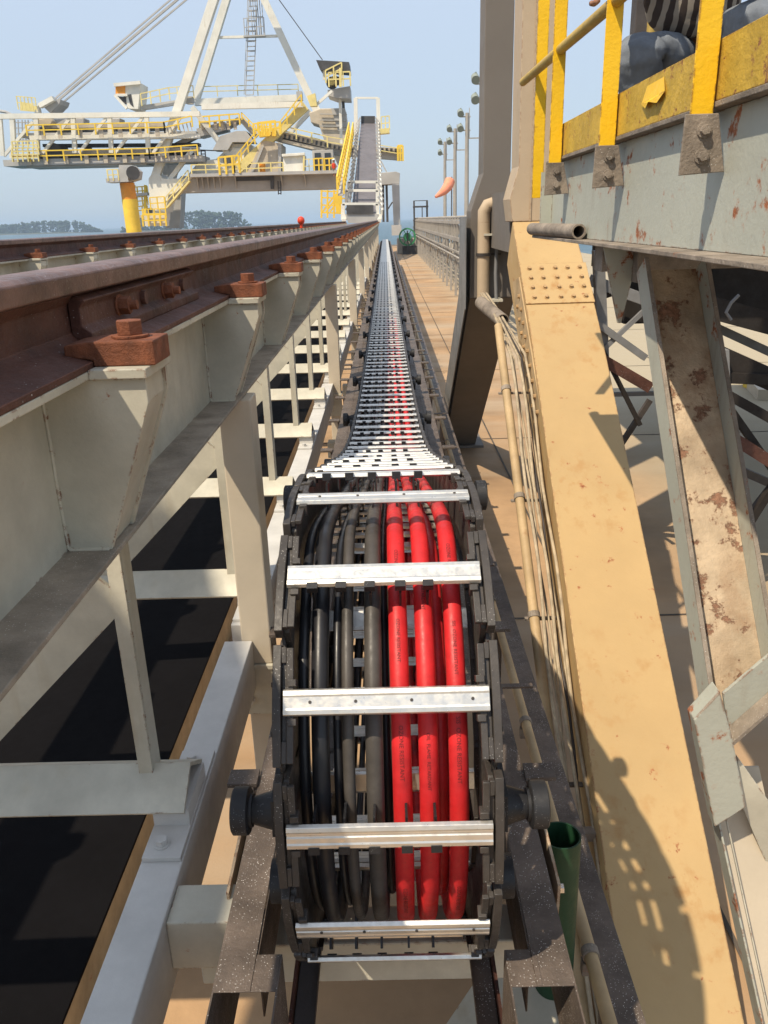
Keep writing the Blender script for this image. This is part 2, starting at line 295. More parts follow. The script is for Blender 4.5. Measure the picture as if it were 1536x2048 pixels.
# ------------------------------------------------------------------ runway girders with crane rails
PITCH=1.385
def girder(xc,y0,y1,label_g,label_r,near,gy0,ng):
    T=thing('runway_girder',(xc,y0,1),label_g,'girder')
    hb=.615 if near else .70
    part('web',CREAM,T,lambda b:b.box(xc-.006,xc+.006,y0,y1,.262,hb-.012))
    part('top_flange',CREAM,T,lambda b:b.box(xc-.105,xc+.105,y0,y1,.247,.262),bevel=.002)
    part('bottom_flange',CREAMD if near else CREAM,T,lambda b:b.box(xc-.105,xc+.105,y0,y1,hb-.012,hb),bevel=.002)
    first=None; cap=None
    for i in range(ng):
        y=gy0+i*PITCH
        if first is None:
            s=MB()
            pl=[(xc+.0062,y,.2625),(xc+.205,y,.2625),(xc+.205,y,.31),(xc+.095,y,hb-.0125),(xc+.0062,y,hb-.0125)]
            for sg in (1,-1):
                s.prism([(xc+sg*(p[0]-xc),y-.0,p[2]) for p in pl],(0,.16 if near and 0 else .014,0))
            # second plate of the pair, 0.14 m further along, and the seat on top
            for sg in (1,-1):
                s.prism([(xc+sg*(p[0]-xc),y+.14,p[2]) for p in pl],(0,.014,0))
            for sg in (1,-1):
                e=[(xc+sg*.198,.268),(xc+sg*.198,.312),(xc+sg*.155,.43),(xc+sg*.088,hb-.014)]
                for q in range(3): s.beam((e[q][0],y+.0145,e[q][1]),(e[q][0],y+.0146,e[q][1]),.001,.001) if 0 else s.prism([(e[q][0],y+.0142,e[q][1]),(e[q+1][0],y+.0142,e[q+1][1]),(e[q+1][0],y+.1398,e[q+1][1]),(e[q][0],y+.1398,e[q][1])],(-sg*.008,0,0))
            for sg in (1,-1):
                for yy in (y-.001,y+.155): s.tube([(xc+sg*.0075,yy,.27),(xc+sg*.0085,yy+.001,.38),(xc+sg*.0075,yy-.001,.47),(xc+sg*.008,yy,hb-.02),(xc+sg*.012,yy,hb-.0135),(xc+sg*.09,yy,hb-.0135)],.0042,n=6)
            first=s.build('gusset',CREAM,T,bevel=.0015)
            cap=[]
            for sg in (1,-1):
                c=MB(); c.box(*sorted((xc+sg*.1052,xc+sg*.212)),y-.012,y+.165,.244,.2622); cap.append(c.build('clip_seat',CREAM,T,bevel=.002))
        else:
            for o in [first]+cap:
                q=o.copy(); COL.objects.link(q); q.parent=T; q.location=(0,i*PITCH,0)
    # rail
    R=thing('crane_rail',(xc,y0,.247),label_r,'rail')
    rt=.075
    prof=[(-.105,.2465),(.105,.2465),(.105,.234),(.03,.215),(.016,.20),(.014,.145),(.03,.125),(.058,.118),(.06,.085),(.05,rt+.002),(.03,rt),(-.03,rt),(-.05,rt+.002),(-.06,.085),(-.058,.118),(-.03,.125),(-.014,.145),(-.016,.20),(-.03,.215),(-.105,.234)]
    # body and bright worn head
    low=[p for p in prof if p[1]>.1249]
    hd=[(.03,.1248),(.058,.118),(.06,.085),(.05,rt+.002),(.03,rt),(-.03,rt),(-.05,rt+.002),(-.06,.085),(-.058,.118),(-.03,.1248)]
    part('rail_foot',RUST,R,lambda b:b.prism([(xc+p[0],y0,p[1]) for p in low],(0,y1-y0,0)),bevel=.002,smooth=True)
    part('rail_head',HEADR,R,lambda b:b.prism([(xc+p[0],y0,p[1]) for p in hd],(0,y1-y0,0)),bevel=.003,smooth=True)
    # clips
    for sg in (1,-1):
        c0=None
        for i in range(ng):
            y=gy0+.075
            if c0 is None:
                s=MB(); s.prism([(xc+sg*.055,y-.055,.224),(xc+sg*.055,y-.055,.204),(xc+sg*.10,y-.055,.198),(xc+sg*.222,y-.055,.198),(xc+sg*.222,y-.055,.2435),(xc+sg*.1065,y-.055,.2435),(xc+sg*.1065,y-.055,.2325)],(0,.11,0))
                c0=s.build('rail_clip',RUSTB,R,bevel=.003)
                s=MB(); s.hexbolt((xc+sg*.165,y,.1978),(0,0,-1),.026,.032); b0=s.build('bolt',RUSTB,c0,bevel=.0015)
            else:
                q=c0.copy(); COL.objects.link(q); q.parent=R; q.location=(0,i*PITCH,0)
                if i<14: z=b0.copy(); COL.objects.link(z); z.parent=q
    return T,R
XR=-.655
G1,R1=girder(XR,-.8,71,'cream plate girder with gussets running beside the cable carrier','rusty crane rail bolted on the girder beside the cable carrier',True,1.47,50)
# the gusset at gy0-PITCH also stands nearer than the photograph's edge
X2=-3.3
G2,R2=girder(X2,-.8,71,'cream plate girder with gussets on the far left side of the black belt','rusty crane rail on the far left girder beyond the black belt',False,7.5-5*PITCH,50)
# fishplate joint on the near rail
fp=MB(); y0,y1=1.64,2.62
fp.prism([(XR+.0165,y0,.212),(XR+.0165,y0,.130),(XR+.034,y0,.127),(XR+.052,y0,.136),(XR+.040,y0,.150),(XR+.040,y0,.186),(XR+.058,y0,.20),(XR+.058,y0,.222),(XR+.034,y0,.2145)],(0,y1-y0,0))
fpo=fp.build('fishplate',RUST,R1,bevel=.003)
for k,y in enumerate((1.88,2.07,2.28,2.47)):
    s=MB(); 
    if k%2==0: s.hexbolt((XR+.0402,y,.168),(1,0,0),.021,.028); s.cyl((XR+.066,y,.168),(XR+.085,y,.168),.011,n=10)
    else: s.cyl((XR+.0402,y,.168),(XR+.052,y,.168),.017,n=14)
    s.build('bolt',RUSTB if k%2==0 else RUST,fpo,bevel=.001)
# ------------------------------------------------------------------ support columns, beam, tie frames under the near girder
CY=[2.94+5.54*i for i in range(12)]
for i,y in enumerate(CY):
    T=thing('support_column',(-.58,y,3.4),ordl(i,'cream box column','holding up the runway girder beside the chain','distant cream column under the runway girder beside the chain'),'column','columns under the runway girder')
    part('post',BEIGE,T,lambda b:b.box(-.642,-.520,y,y+.14,.618,1.742),bevel=.006)
    part('lower_post',BEIGE,T,lambda b:b.box(-.638,-.524,y+.01,y+.13,1.763,3.4),bevel=.006)
    part('splice_flange',CREAM,T,lambda b:(b.box(-.650,-.510,y-.014,y+.15,1.742,1.763)),bevel=.002)
    if i<4:
        part('splice_plate',CREAM,T,lambda b:b.box(-.648,-.513,y-.006,y+.008,1.765,1.985),bevel=.002)
        s=MB(); s.hexbolt((-.625,y-.006,1.83),(0,-1,0),.015,.024); s.hexbolt((-.625,y-.006,1.91),(0,-1,0),.015,.024); s.build('bolt',WHITE,T)
T=thing('edge_beam',(-.64,-.6,1.85),'pale grey beam running lengthwise between the black belt and the cable carrier','beam')
ys=[-.6]+[v for y in CY for v in (y-.001,y+.141)]+[72]
for q in range(0,len(ys),2): part('beam',WHITE,T,lambda b:b.box(-.712,-.597,ys[q],ys[q+1],1.63,1.85),bevel=.004)
TF0=None
for i in range(34):
    y=1.955+PITCH*i
    if TF0 is None:
        T=thing('tie_frame',(-.75,y,1.6),'x','frame','tie frames under the runway girder')
        def ang(b):
            b.prism([(-2.95,y-.13,1.555),(-2.95,y-.01,1.475),(-2.95,y+.11,1.555),(-2.95,y+.102,1.565),(-2.95,y-.01,1.488),(-2.95,y-.122,1.565)],(2.34,0,0))
        part('cross_angle',CREAM,T,ang)
        part('hanger_post',CREAM,T,lambda b:(b.box(-.755,-.715,y-.035,y-.027,.617,1.515),b.box(-.722,-.714,y-.0265,y+.04,.617,1.515),b.box(-.76,-.708,y-.045,y+.045,1.513,1.519)),bevel=.001)
        part('brace',CREAM,T,lambda b:(b.beam((-1.36,y-.02,1.50),(-.757,y-.02,.90),.13,.012,up=(0,1,0)),b.beam((-1.40,y+.02,1.46),(-.757,y+.02,.82),.012,.07,up=(0,1,0))))
        sp=part('seat_plate',WHITE,T,lambda b:b.box(-.708,-.601,y-.235,y+.235,1.615,1.6295),bevel=.002)
        s=MB(); s.hexbolt((-.665,y-.185,1.6148),(0,0,-1),.017,.02); s.hexbolt((-.665,y+.185,1.6148),(0,0,-1),.017,.02); s.build('bolt',WHITE,sp)
        s=MB(); s.box(-.706,-.603,y-.11,y+.10,1.56,1.6148); s.build('packer',WHITE,T)
        TF0=T
    else:
        q=TF0.copy(); COL.objects.link(q); q.location=TF0.location+Vector((0,i*PITCH,0))
        for ch in TF0.children:
            if i>14 and ch.name.startswith('packer'): continue
            c=ch.copy(); COL.objects.link(c); c.parent=q
            if i<6:
                for g_ in ch.children: d_=g_.copy(); COL.objects.link(d_); d_.parent=c
        T=q
    T['label']=ordl(i,'pale angle tie frame with upright and brace','over the black belt','distant pale tie frame over the black belt')
# ------------------------------------------------------------------ black conveyor belt below
T=thing('conveyor_belt',(-2.8,-.6,3.2),'wide matt black conveyor belt running low between the two rusty rails','conveyor belt')
def bel(b):
    k=1.41; pr=[(-2.95,2.10),(-2.6,2.2),(-2.2,2.24),(-1.75,2.24),(-1.35,2.22),(-1.015,2.20)]
    for q in range(5):
        (xa,ha),(xb,hb)=pr[q],pr[q+1]
        b.prism([(xa*k,-.6,ha*k),(xb*k,-.6,hb*k),(xb*k,-.6,hb*k+.02),(xa*k,-.6,ha*k+.02)],(0,72,0))
part('belt',BELT,T,bel)
part('side_frame',PIPEM,T,lambda b:b.box(-1.50,-1.45,-.6,70,3.15,3.4))
# ------------------------------------------------------------------ cable carrier
R0=.53; CYc,CHc=1.875,1.225
ctrl=[(64,1.55),(40,1.55),(20,1.54),(12,1.515),(9.1,1.485),(7.1,1.445),(5.9,1.40),(4.8,1.325),(4.2,1.25),(3.6,1.135),(2.95,.975),(2.45,.85),(2.1,.755)]
for a in range(-78,91,12):
    t=math.radians(a)   # a=-90 top, 0 front, 90 bottom
    ctrl.append((CYc-R0*math.cos(t),CHc+R0*math.sin(t)))
ctrl+=[(2.3,1.757),(3,1.757),(6,1.757),(12,1.757),(30,1.757),(64,1.757)]
def catmull(P,step=.01):
    out=[]
    for i in range(len(P)-1):
        p0=P[max(i-1,0)];p1=P[i];p2=P[i+1];p3=P[min(i+2,len(P)-1)]
        L=math.dist(p1,p2); n=max(2,int(L/step))
        t01=max(1e-6,math.dist(p0,p1)**.5);t12=max(1e-6,L**.5);t23=max(1e-6,math.dist(p2,p3)**.5)
        for k in range(n):
            t=k/n; r=[]
            for d in (0,1):
                m1=(p2[d]-p1[d])+t12*((p1[d]-p0[d])/t01-(p2[d]-p0[d])/(t01+t12)) if i>0 else (p2[d]-p1[d])
                m2=(p2[d]-p1[d])+t12*((p3[d]-p2[d])/t23-(p3[d]-p1[d])/(t12+t23)) if i<len(P)-2 else (p2[d]-p1[d])
                a=2*p1[d]-2*p2[d]+m1+m2; c=-3*p1[d]+3*p2[d]-2*m1-m2
                r.append(a*t**3+c*t*t+m1*t+p1[d])
            out.append(tuple(r))
    out.append(P[-1]); return out
PATH=catmull(ctrl); AL=[0]
for i in range(1,len(PATH)): AL.append(AL[-1]+math.dist(PATH[i-1],PATH[i]))
ALn=np.array(AL); PY=np.array([p[0] for p in PATH]); PH=np.array([p[1] for p in PATH])
def pos(s): return (float(np.interp(s,ALn,PY)),float(np.interp(s,ALn,PH)))
def tan(s,e=.03):
    a=pos(s-e);b=pos(s+e); L=math.dist(a,b); return ((b[0]-a[0])/L,(b[1]-a[1])/L)
# phase: a crossbar sits where the photograph shows the one in front (outer face at Y 1.326, h .895)
target=min(range(len(PATH)),key=lambda i:math.dist(PATH[i],(1.418,.943)))
S0=AL[target]; LP=.2285; CX=-.022
jn=[]; k=-int(S0/LP)+1
while S0+(k+1)*LP<AL[-1]: jn.append(k); k+=1
links=[]
for k in jn:
    a=pos(S0+(k-.5)*LP); c=pos(S0+(k+.5)*LP)
    ty,th=c[0]-a[0],c[1]-a[1]; L=math.hypot(ty,th); ty/=L;th/=L
    mid=((a[0]+c[0])/2,(a[1]+c[1])/2)
    # outward normal: top of upper run -> up (h negative); path runs toward camera on top (ty<0)
    ny,nh=(-th*-1,ty) if False else (th*-1,ty)
    # want for ty=-1: n=(0,-1)  -> (-th,ty) = (0,-1)  ok
    links.append((k,mid,(ty,th),(ny,nh)))
CC=thing('cable_carrier',(CX,1.9,1.86),'articulated black cable carrier with aluminium crossbars curving down over its trough','cable chain')
cbase=CC.location.copy()
def lmat(mid,t,n):
    # local x -> X, local y -> tangent, local z -> outward normal
    tw=Vector((0,t[0],-t[1])); nw=Vector((0,n[0],-n[1])); xw=tw.cross(nw)
    m=Matrix(((xw.x,tw.x,nw.x,CX),(xw.y,tw.y,nw.y,mid[0]),(xw.z,tw.z,nw.z,H-mid[1]),(0,0,0,1)))
    return Matrix.Translation(-cbase)@m
def L_side(sg):
    s=MB(); X=lambda a,c:sorted((sg*a,sg*c))
    pl=[(-.112,-.070),(-.096,-.0878),(.096,-.0878),(.112,-.070),(.112,.070),(.096,.0878),(-.096,.0878),(-.112,.070)]
    s.prism([(sg*.196,p[0],p[1]) for p in pl],(sg*.012,0,0))
    n=8; arc=[(-.1185+.237*k/n) for k in range(n+1)]
    f=lambda t:.106-.012*(t/.114)**2
    s.prism([(sg*.2085,a,.060) for a in (arc[0],arc[-1])]+[(sg*.2085,a,f(a)) for a in arc[::-1]],(sg*.017,0,0))
    s.box(*X(.184,.198),-.112,.112,.088,.0975)              # inner rim strip
    s.box(*X(.1982,.2083),-.114,-.082,.082,.096); s.box(*X(.1982,.2083),.070,.112,.082,.096)
    s.prism([(sg*.186,-.104,-.088),(sg*.186,.104,-.088),(sg*.186,.098,-.0985),(sg*.186,-.098,-.0985)],(sg*.036,0,0))
    s.box(*X(.178,.1955),-.05,-.036,.078,.104); s.box(*X(.178,.1955),.026,.040,.078,.104)
    s.box(*X(.2257,.2285),-.045,-.035,.06,.098); s.box(*X(.2257,.2285),.050,.060,.06,.098)
    s.prism([(sg*.2085,p[0],p[1]) for p in ((-.145,-.045),(-.12,-.06),(-.085,-.06),(-.07,-.03),(-.07,.02),(-.085,.035),(-.145,.035))],(sg*.008,0,0))
    s.cyl((sg*.2166,-.112,0),(sg*.222,-.112,0),.022,n=16)
    return s
def L_bar(z,out,ridge=True):
    s=MB(); hw=.2035 if z>0 else .19; d=1 if z>0 else -1
    y0,y1=-.031,.022
    pr=[(y0,z),(y0+.003,z+d*.009),(y0+.012,z+d*.0105),(y0+.016,z+d*.009),(y1-.016,z+d*.009),(y1-.012,z+d*.0105),(y1-.003,z+d*.009),(y1,z),(y1-.006,z-d*.004),(y0+.006,z-d*.004)]
    if ridge:
        ym=(y0+y1)/2-.004
        pr=pr[:4]+[(ym-.003,z+d*.009),(ym-.002,z+d*.0065),(ym+.002,z+d*.0065),(ym+.003,z+d*.009)]+pr[4:]
    s.prism([(-hw,p[0],p[1]) for p in pr],(2*hw,0,0)); return s
TABX=[-.092,-.034,.030,.090,.150]
def L_div():
    s=MB()
    for x in TABX:
        s.box(x-.0025,x+.0025,-.03,.03,-.086,.083); s.box(x-.011,x+.011,.016,.031,.092,.1105)
    return s
def L_bolts():
    s=MB()
    for x in (-.17,-.05,.06,.15): s.cyl((x,-.005,.1075),(x,-.005,.1095),.0035,n=6)
    return s
def L_roll(sg,narrow=False):
    s=MB(); a=.2285*sg; w0=.292*sg if not narrow else .232*sg; w1=w0+sg*.036
    s.cyl((a,0,0),(w0,0,0),.045,.026,n=16); s.cyl((w0-sg*.006,0,0),(w0,0,0),.034,n=20)
    s.prism([(a,-.075,-.05),(a,.05,-.05),(a,.03,.05),(a,-.05,.05)],(sg*.012,0,0))
    return s
def L_wheel(sg):
    s=MB(); w0=.292*sg
    n=28; prof=[(0,.016),(0,.045),(.003,.049),(.033,.049),(.036,.045),(.036,.030),(.031,.028),(.031,.0)]
    vs=[];fs=[]
    for (dx,r) in prof: vs+=[(w0+sg*dx,r*math.cos(2*math.pi*i/n),r*math.sin(2*math.pi*i/n)) for i in range(n)]
    for j in range(len(prof)-1): fs+=[(j*n+i,j*n+(i+1)%n,(j+1)*n+(i+1)%n,(j+1)*n+i) for i in range(n)]
    s.add(vs,fs); return s
def lm(mb,name,m,smooth=False):
    me=mb.mesh(name,smooth=smooth,flip=False); me.materials.append(m); return me
M_sl=lm(L_side(-1),'side_link',PLAS,True); M_sr=lm(L_side(1),'side_link',PLAS,True)
M_bo=lm(L_bar(.0990,True),'crossbar',ALU); M_bp=lm(L_bar(.0990,True,False),'crossbar',ALU); M_bi=lm(L_bar(-.0925,False),'crossbar',ALU)
M_dv=lm(L_div(),'divider',RUB); M_bt=lm(L_bolts(),'crossbar_screw',DARKS)
M_nl=lm(MB().cyl((-.230,0,-.01),(-.266,0,-.01),.047,n=24),'side_wheel',RUB,True); M_nr=lm(MB().cyl((.230,0,-.01),(.266,0,-.01),.047,n=24),'side_wheel',RUB,True)
M_rl=lm(L_roll(-1),'roller',RUB,True); M_rr=lm(L_roll(1),'roller',RUB,True); M_wl=lm(L_wheel(-1),'tyre',RUB,True); M_wr=lm(L_wheel(1),'tyre',RUB,True)
def place(me,name,mw,par=CC,bev=0):
    o=D.objects.new(name,me); COL.objects.link(o); o.parent=par; o.matrix_local=mw
    if bev:
        bv=o.modifiers.new('bevel','BEVEL'); bv.width=bev; bv.segments=2; bv.limit_method='ANGLE'; bv.angle_limit=math.radians(40)
    return o
# the hundred of each part that show largest
def dist(l): return math.hypot(l[1][0],l[1][1])+(3 if l[1][1]>1.7 and l[1][0]>3 else 0)
near=sorted(links,key=dist)[:50]; nk={l[0] for l in near}
far_side=[];far_bar=[];far_div=[];far_rol=[]
ROLLS={1,-5}|{-12-8*n for n in range(45)}|{10+8*n for n in range(45)}
for (k,mid,t,n) in links:
    mw=lmat(mid,t,n); tabbed=(k%2!=0); roll=(k in ROLLS); nroll=((k-1) in ROLLS)
    if k in nk:
        place(M_sl,'side_link',mw,bev=.002); place(M_sr,'side_link',mw,bev=.002)
        bo=place(M_bo if not (k in (0,-1)) else M_bp,'crossbar',mw,bev=.001); place(M_bi,'crossbar',mw)
        if k%2==0: place(M_bt,'crossbar_screw',Matrix.Identity(4),bo)
        if tabbed: place(M_dv,'divider',mw)
        if roll:
            for (a,b_) in ((M_rl,M_wl),(M_rr,M_wr)):
                r=place(a,'roller',mw); place(b_,'tyre',Matrix.Identity(4),r)
        if nroll:
            place(M_nl,'side_wheel',mw); place(M_nr,'side_wheel',mw)
    else:
        if mid[1]<1.7 or mid[0]<14:
            far_side+=[(M_sl,mw),(M_sr,mw)]; far_bar+=[(M_bo,mw)]+([(M_bi,mw)] if mid[0]<25 else [])
            if tabbed and mid[0]<30: far_div.append((M_dv,mw))
            if roll: far_rol+=[(M_rl,mw),(M_wl,mw),(M_rr,mw),(M_wr,mw)]
            if nroll: far_rol+=[(M_nl,mw),(M_nr,mw)]
def merged(lst,name,m):
    bm=bmesh.new()
    for me,mw in lst:
        n0=len(bm.verts); bm.from_mesh(me); bm.verts.ensure_lookup_table()
        for v in bm.verts[n0:]: v.co=mw@v.co
    me=D.meshes.new(name); bm.to_mesh(me); bm.free(); me.materials.append(m)
    o=D.objects.new(name,me); COL.objects.link(o); o.parent=CC; tag(o,kind='stuff'); return o
merged(far_side,'side_link',PLAS); merged(far_bar,'crossbar',ALU); merged(far_div,'divider',RUB); merged(far_rol,'roller',RUB)
# cables lying in the carrier
SA=S0-12.0; SB=S0+9.0
def cable(x,r,m,label,no,words=None,ph=0,wob=.0035):
    pts=[]; s=SA
    while s<SB:
        y,h=pos(s); ty,th=tan(s); ny,nh=-th,ty
        o=no+wob*math.sin(s*3.1+ph)
        pts.append((CX+x+.35*wob*math.sin(s*2.3+ph*2),y+ny*o,h+nh*o)); s+=.03 if abs(s-S0)<2 else .08
    T=MB(); T.tube(pts,r,n=20)
    o=T.build('cable',m,smooth=True); tag(o,label,'cable','cables in the carrier')
    if words:
        for (s0,wd,sz) in words:
            cu=D.curves.new('lettering','FONT'); cu.body=wd; cu.size=sz; cu.extrude=0; cu.resolution_u=2
            to=D.objects.new('lettering',cu); COL.objects.link(to); bpy.context.view_layer.update()
            me=D.meshes.new_from_object(to.evaluated_get(bpy.context.evaluated_depsgraph_get())); D.objects.remove(to); D.curves.remove(cu)
            bm=bmesh.new(); bm.from_mesh(me)
            bmesh.ops.subdivide_edges(bm,edges=[e for e in bm.edges if e.calc_length()>.004],cuts=2)
            for v in bm.verts:
                u=s0+v.co.x; vv=(v.co.y-sz*.35)/r
                y,h=pos(u); ty,th=tan(u); ny,nh=-th,ty; oo=no+wob*math.sin(u*3.1+ph)
                cx=CX+x+.35*wob*math.sin(u*2.3+ph*2); rr=r+.0006
                p=W((cx+rr*math.sin(vv),y+ny*(oo+rr*math.cos(vv)),h+nh*(oo+rr*math.cos(vv))))
                v.co=p-o.location
            bm.to_mesh(me); bm.free(); me.materials.clear(); me.materials.append(INK)
            q=D.objects.new('lettering',me); COL.objects.link(q); q.parent=o
    return o
OZ='OZONE RESISTANT'
cable(.028,.0205,REDC,'red sheathed cable in the carrier, left one of the three front red cables',.0,[(S0+.045,OZ,.0125),(S0-.35,OZ,.0125),(S0-.17,OZ,.0105),(S0+.42,OZ,.0125)],0)
cable(.082,.0205,REDC,'red sheathed cable in the carrier, middle one of the three front red cables',.0,[(S0+.06,'OIL  FLAME  RETARDANT',.010),(S0-.30,'OIL  FLAME  RETARDANT',.010)],1)
cable(.146,.0205,REDC,'red sheathed cable in the carrier, right one of the three front red cables',.0,[(S0+.03,'SIS  '+OZ,.0125),(S0-.16,'SIS  '+OZ,.0105),(S0-.36,OZ,.0125),(S0+.42,OZ,.0125)],2)
cable(.112,.018,REDC,'red sheathed cable half hidden behind the three front red cables',-.055,None,3)
cable(-.028,.0185,GREYC,'thick dark grey cable beside the red cables in the carrier',.0,None,1.5)
cable(-.080,.0125,GREYC,'thin dark grey cable between two thicker ones in the carrier',.0,None,2.5)
cable(-.140,.0185,BLKC,'thick glossy black cable next to the left side links of the carrier',.0,None,.7)
cable(-.104,.010,BLKC,'thin black cable behind the thick glossy black one in the carrier',-.03,None,1.9)
cable(-.174,.012,BLKC,'black cable pressed against the left side links of the carrier',-.02,None,2.9)
cable(-.004,.011,BLKC,'thin black cable running behind the dark grey and red cables',-.06,None,.2)
# stay rods at the lower end of the loop
T=MB(); T.cyl((-.2,1.40,1.53),(.165,1.40,1.53),.009,n=16)
# ------------------------------------------------------------------ trough rails and their supports
for sg,side in ((-1,'left'),(1,'right')):
    c=-.025
    T=thing('trough_rail',(c+sg*.33,1.0,1.9),f'dusty brown steel guide channel under the {side} rollers of the cable carrier','guide rail','guide channels of the cable carrier')
    xo,xi,xm=c+sg*.40,c+sg*.262,c+sg*.318
    def tp(b):
        b.box(*sorted((xo,xm)),1.30,64,1.600,1.6035); b.box(*sorted((xm-sg*.0002,xi)),1.30,1.395,1.600,1.6035); b.box(*sorted((xm-sg*.0002,xi)),2.35,64,1.600,1.6035)
        b.box(*sorted((xm,xm+sg*.012)),1.30,64,1.598,1.5998)
    part('top_plate',TROUGH,T,tp,bevel=.001)
    def wb(b):
        b.box(*sorted((xo,xo+sg*.004)),.5,64,1.6036 if 0 else 1.601,1.86); b.box(*sorted((xi,xi-sg*.004)),.5,1.395,1.601,1.86); b.box(*sorted((xi,xi-sg*.004)),2.35,64,1.601,1.86)
        b.box(*sorted((xm,xm-sg*.004)),1.395,2.35,1.6037,1.80)
    part('side_web',TROUGH,T,wb)
    part('slide_bar',TROUGH if sg>0 else DARKS,T,lambda b:b.box(*sorted((c+sg*.205,c+sg*.258)),.4,64,1.90,1.925),bevel=.002)
    part('slide_lip',RUST,T,lambda b:b.box(*sorted((c+sg*.260,c+sg*.268)),.4,64,1.87,1.96))
    for i in range(24):
        y=1.98+PITCH*2/3*i
        part('side_bracket',TROUGH,T,lambda b:(b.box(*sorted((xo+sg*.005,xo+sg*.095)),y,y+.07,1.585,1.6),b.box(*sorted((xo+sg*.005,xo+sg*.020)),y+.01,y+.06,1.6001,1.85)),bevel=.002)
for i in range(22):
    y=1.74+PITCH*2*i
    b=MB(); b.box(-.596,.42,y,y+.135,1.962,2.11)
    o=b.build('cross_tube',CREAM,bevel=.006); tag(o,ordl(i,'cream square cross tube','under the cable trough','distant cream cross tube under the cable trough'),'tube','cross tubes under the trough')
b=MB(); b.box(-.5965,-.432,1.53,1.655,1.645,1.80)
tag(b.build('beam_stub',CREAM,bevel=.004),'short cream square stub between the pale grey edge beam and the left guide channel','stub')
T=thing('diagonal_brace',(0,1.5,2.7),'broad cream diagonal plate brace below the end of the cable carrier','brace')
part('plate',CREAM,T,lambda b:b.beam((-.42,.95,2.62),(.42,1.9,2.30),.30,.012,up=(0,0,-1)))
part('rib',CREAM,T,lambda b:b.beam((-.42,1.0,2.70),(.42,1.95,2.38),.012,.12,up=(0,0,-1)))
# a tan plate bracket beside the left rail with a bright bolt
T=thing('end_bracket',(-.46,1.5,1.9),'tan plate with a bright bolt beside the left guide channel','bracket')
part('plate',TANG,T,lambda b:b.prism([(-.455,1.60,1.62),(-.455,1.95,1.60),(-.455,1.93,2.0),(-.455,1.62,1.96)],(.008,0,0)),bevel=.001)
part('bolt',STEELR,T,lambda b:b.hexbolt((-.455,1.66,1.69),(-1,0,0),.013,.022))
T=thing('end_bracket',(.46,1.5,1.9),'tan plate with a bright bolt beside the right guide channel','bracket')
part('plate',TANG,T,lambda b:b.prism([(.400,1.60,1.62),(.400,1.95,1.60),(.400,1.93,2.0),(.400,1.62,1.96)],(.008,0,0)),bevel=.001)
part('bolt',STEELR,T,lambda b:b.hexbolt((.408,1.66,1.69),(1,0,0),.013,.022))
# green pipe
b=MB(); b.pipe((.474,1.90,1.73),(.47,1.84,3.3),.060,.055,n=32)
tag(b.build('drain_pipe',GRNP,smooth=True),'dark green plastic pipe standing open beside the right guide channel','pipe')
# rail and pipes right of the trough
T=thing('edge_channel',(.74,2,3.4),'long dusty brown channel on posts running on the walkway side of the cable trough','channel')
part('channel',TROUGH,T,lambda b:(b.box(.63,.72,.2,62,2.28,2.288)),bevel=.002)
part('channel_side',TROUGH,T,lambda b:(b.box(.712,.72,.2,62,2.289,2.42)))
for i in range(22):
    y=1.9+2.77*i
    part('post',TROUGH,T,lambda b:b.box(.65,.70,y,y+.05,2.289,3.4))
for i in range(30):
    y=3.2+1.385*i
    part('tie_strap',TROUGH,T,lambda b:b.box(.385,.629,y,y+.03,2.05,2.06))
T=thing('deck_pipe',(.66,1.9,2.3),'thin tan pipe running lengthwise right of the cable trough','pipe')
part('pipe',PIPEM,T,lambda b:b.cyl((.595,1.2,2.22),(.595,60,2.22),.022,n=14),smooth=True)
for i in range(10):
    y=1.9+1.25*i
    part('clamp',GRIME,T,lambda b:(b.pipe((.595,y,2.22),(.595,y+.03,2.22),.028,.0225),b.box(.57,.62,y,y+.03,2.249,2.30)))
# ------------------------------------------------------------------ machine legs (right)
PT=thing('portal_frame',(1.25,7.3,3.4),'tan and brown-grey steel portal leg frame splayed over the walkway','portal frame')
k_=1.366
def lp(h): return 6.82-k_*(h-.05)
def xl(h): return 1.02-.075*max(0,(h-.6))/2.7
XWD=.50
def leg_poly(h0,h1,dx0=0,dx1=XWD):
    pass
t=Vector((0,lp(3.4)-lp(.05),3.35)).normalized(); nrm=Vector((0,-t.z,t.y))  # outward (towards camera, up)
if nrm.y>0: nrm=-nrm
def slab(b,ha,hb,xa0,xa1,xb0,xb1,depth,off=0):
    A=[Vector((xa0,lp(ha),ha)),Vector((xa1,lp(ha),ha)),Vector((xb1,lp(hb),hb)),Vector((xb0,lp(hb),hb))]
    A=[p+nrm*off for p in A]; b.prism(A,-nrm*depth)
def fleg(b):
    pts=[(1.02,.05),(1.50,.05),(1.52,.60),(1.52,.83),(1.435,3.4),(.935,3.4),(1.018,.83)]
    b.prism([Vector((x,lp(h),h)) for x,h in pts],-nrm*.42)
part('front_leg',TAN,PT,fleg,bevel=.006)
def splice(b):
    slab(b,.36,.62,1.017,1.523,1.017,1.523,.010,.0105)
sp=part('splice_plate',TAN,PT,splice,bevel=.002)
s=MB()
for r_ in range(4):
    for c_ in range(5):
        h_=.395+.063*r_; x_=1.085+.092*c_+(0 if c_<2 else .012)
        p=Vector((x_,lp(h_),h_))+nrm*.0106; s.hexbolt(p,nrm,.014,.017)
s.build('bolt',TAN2,sp)
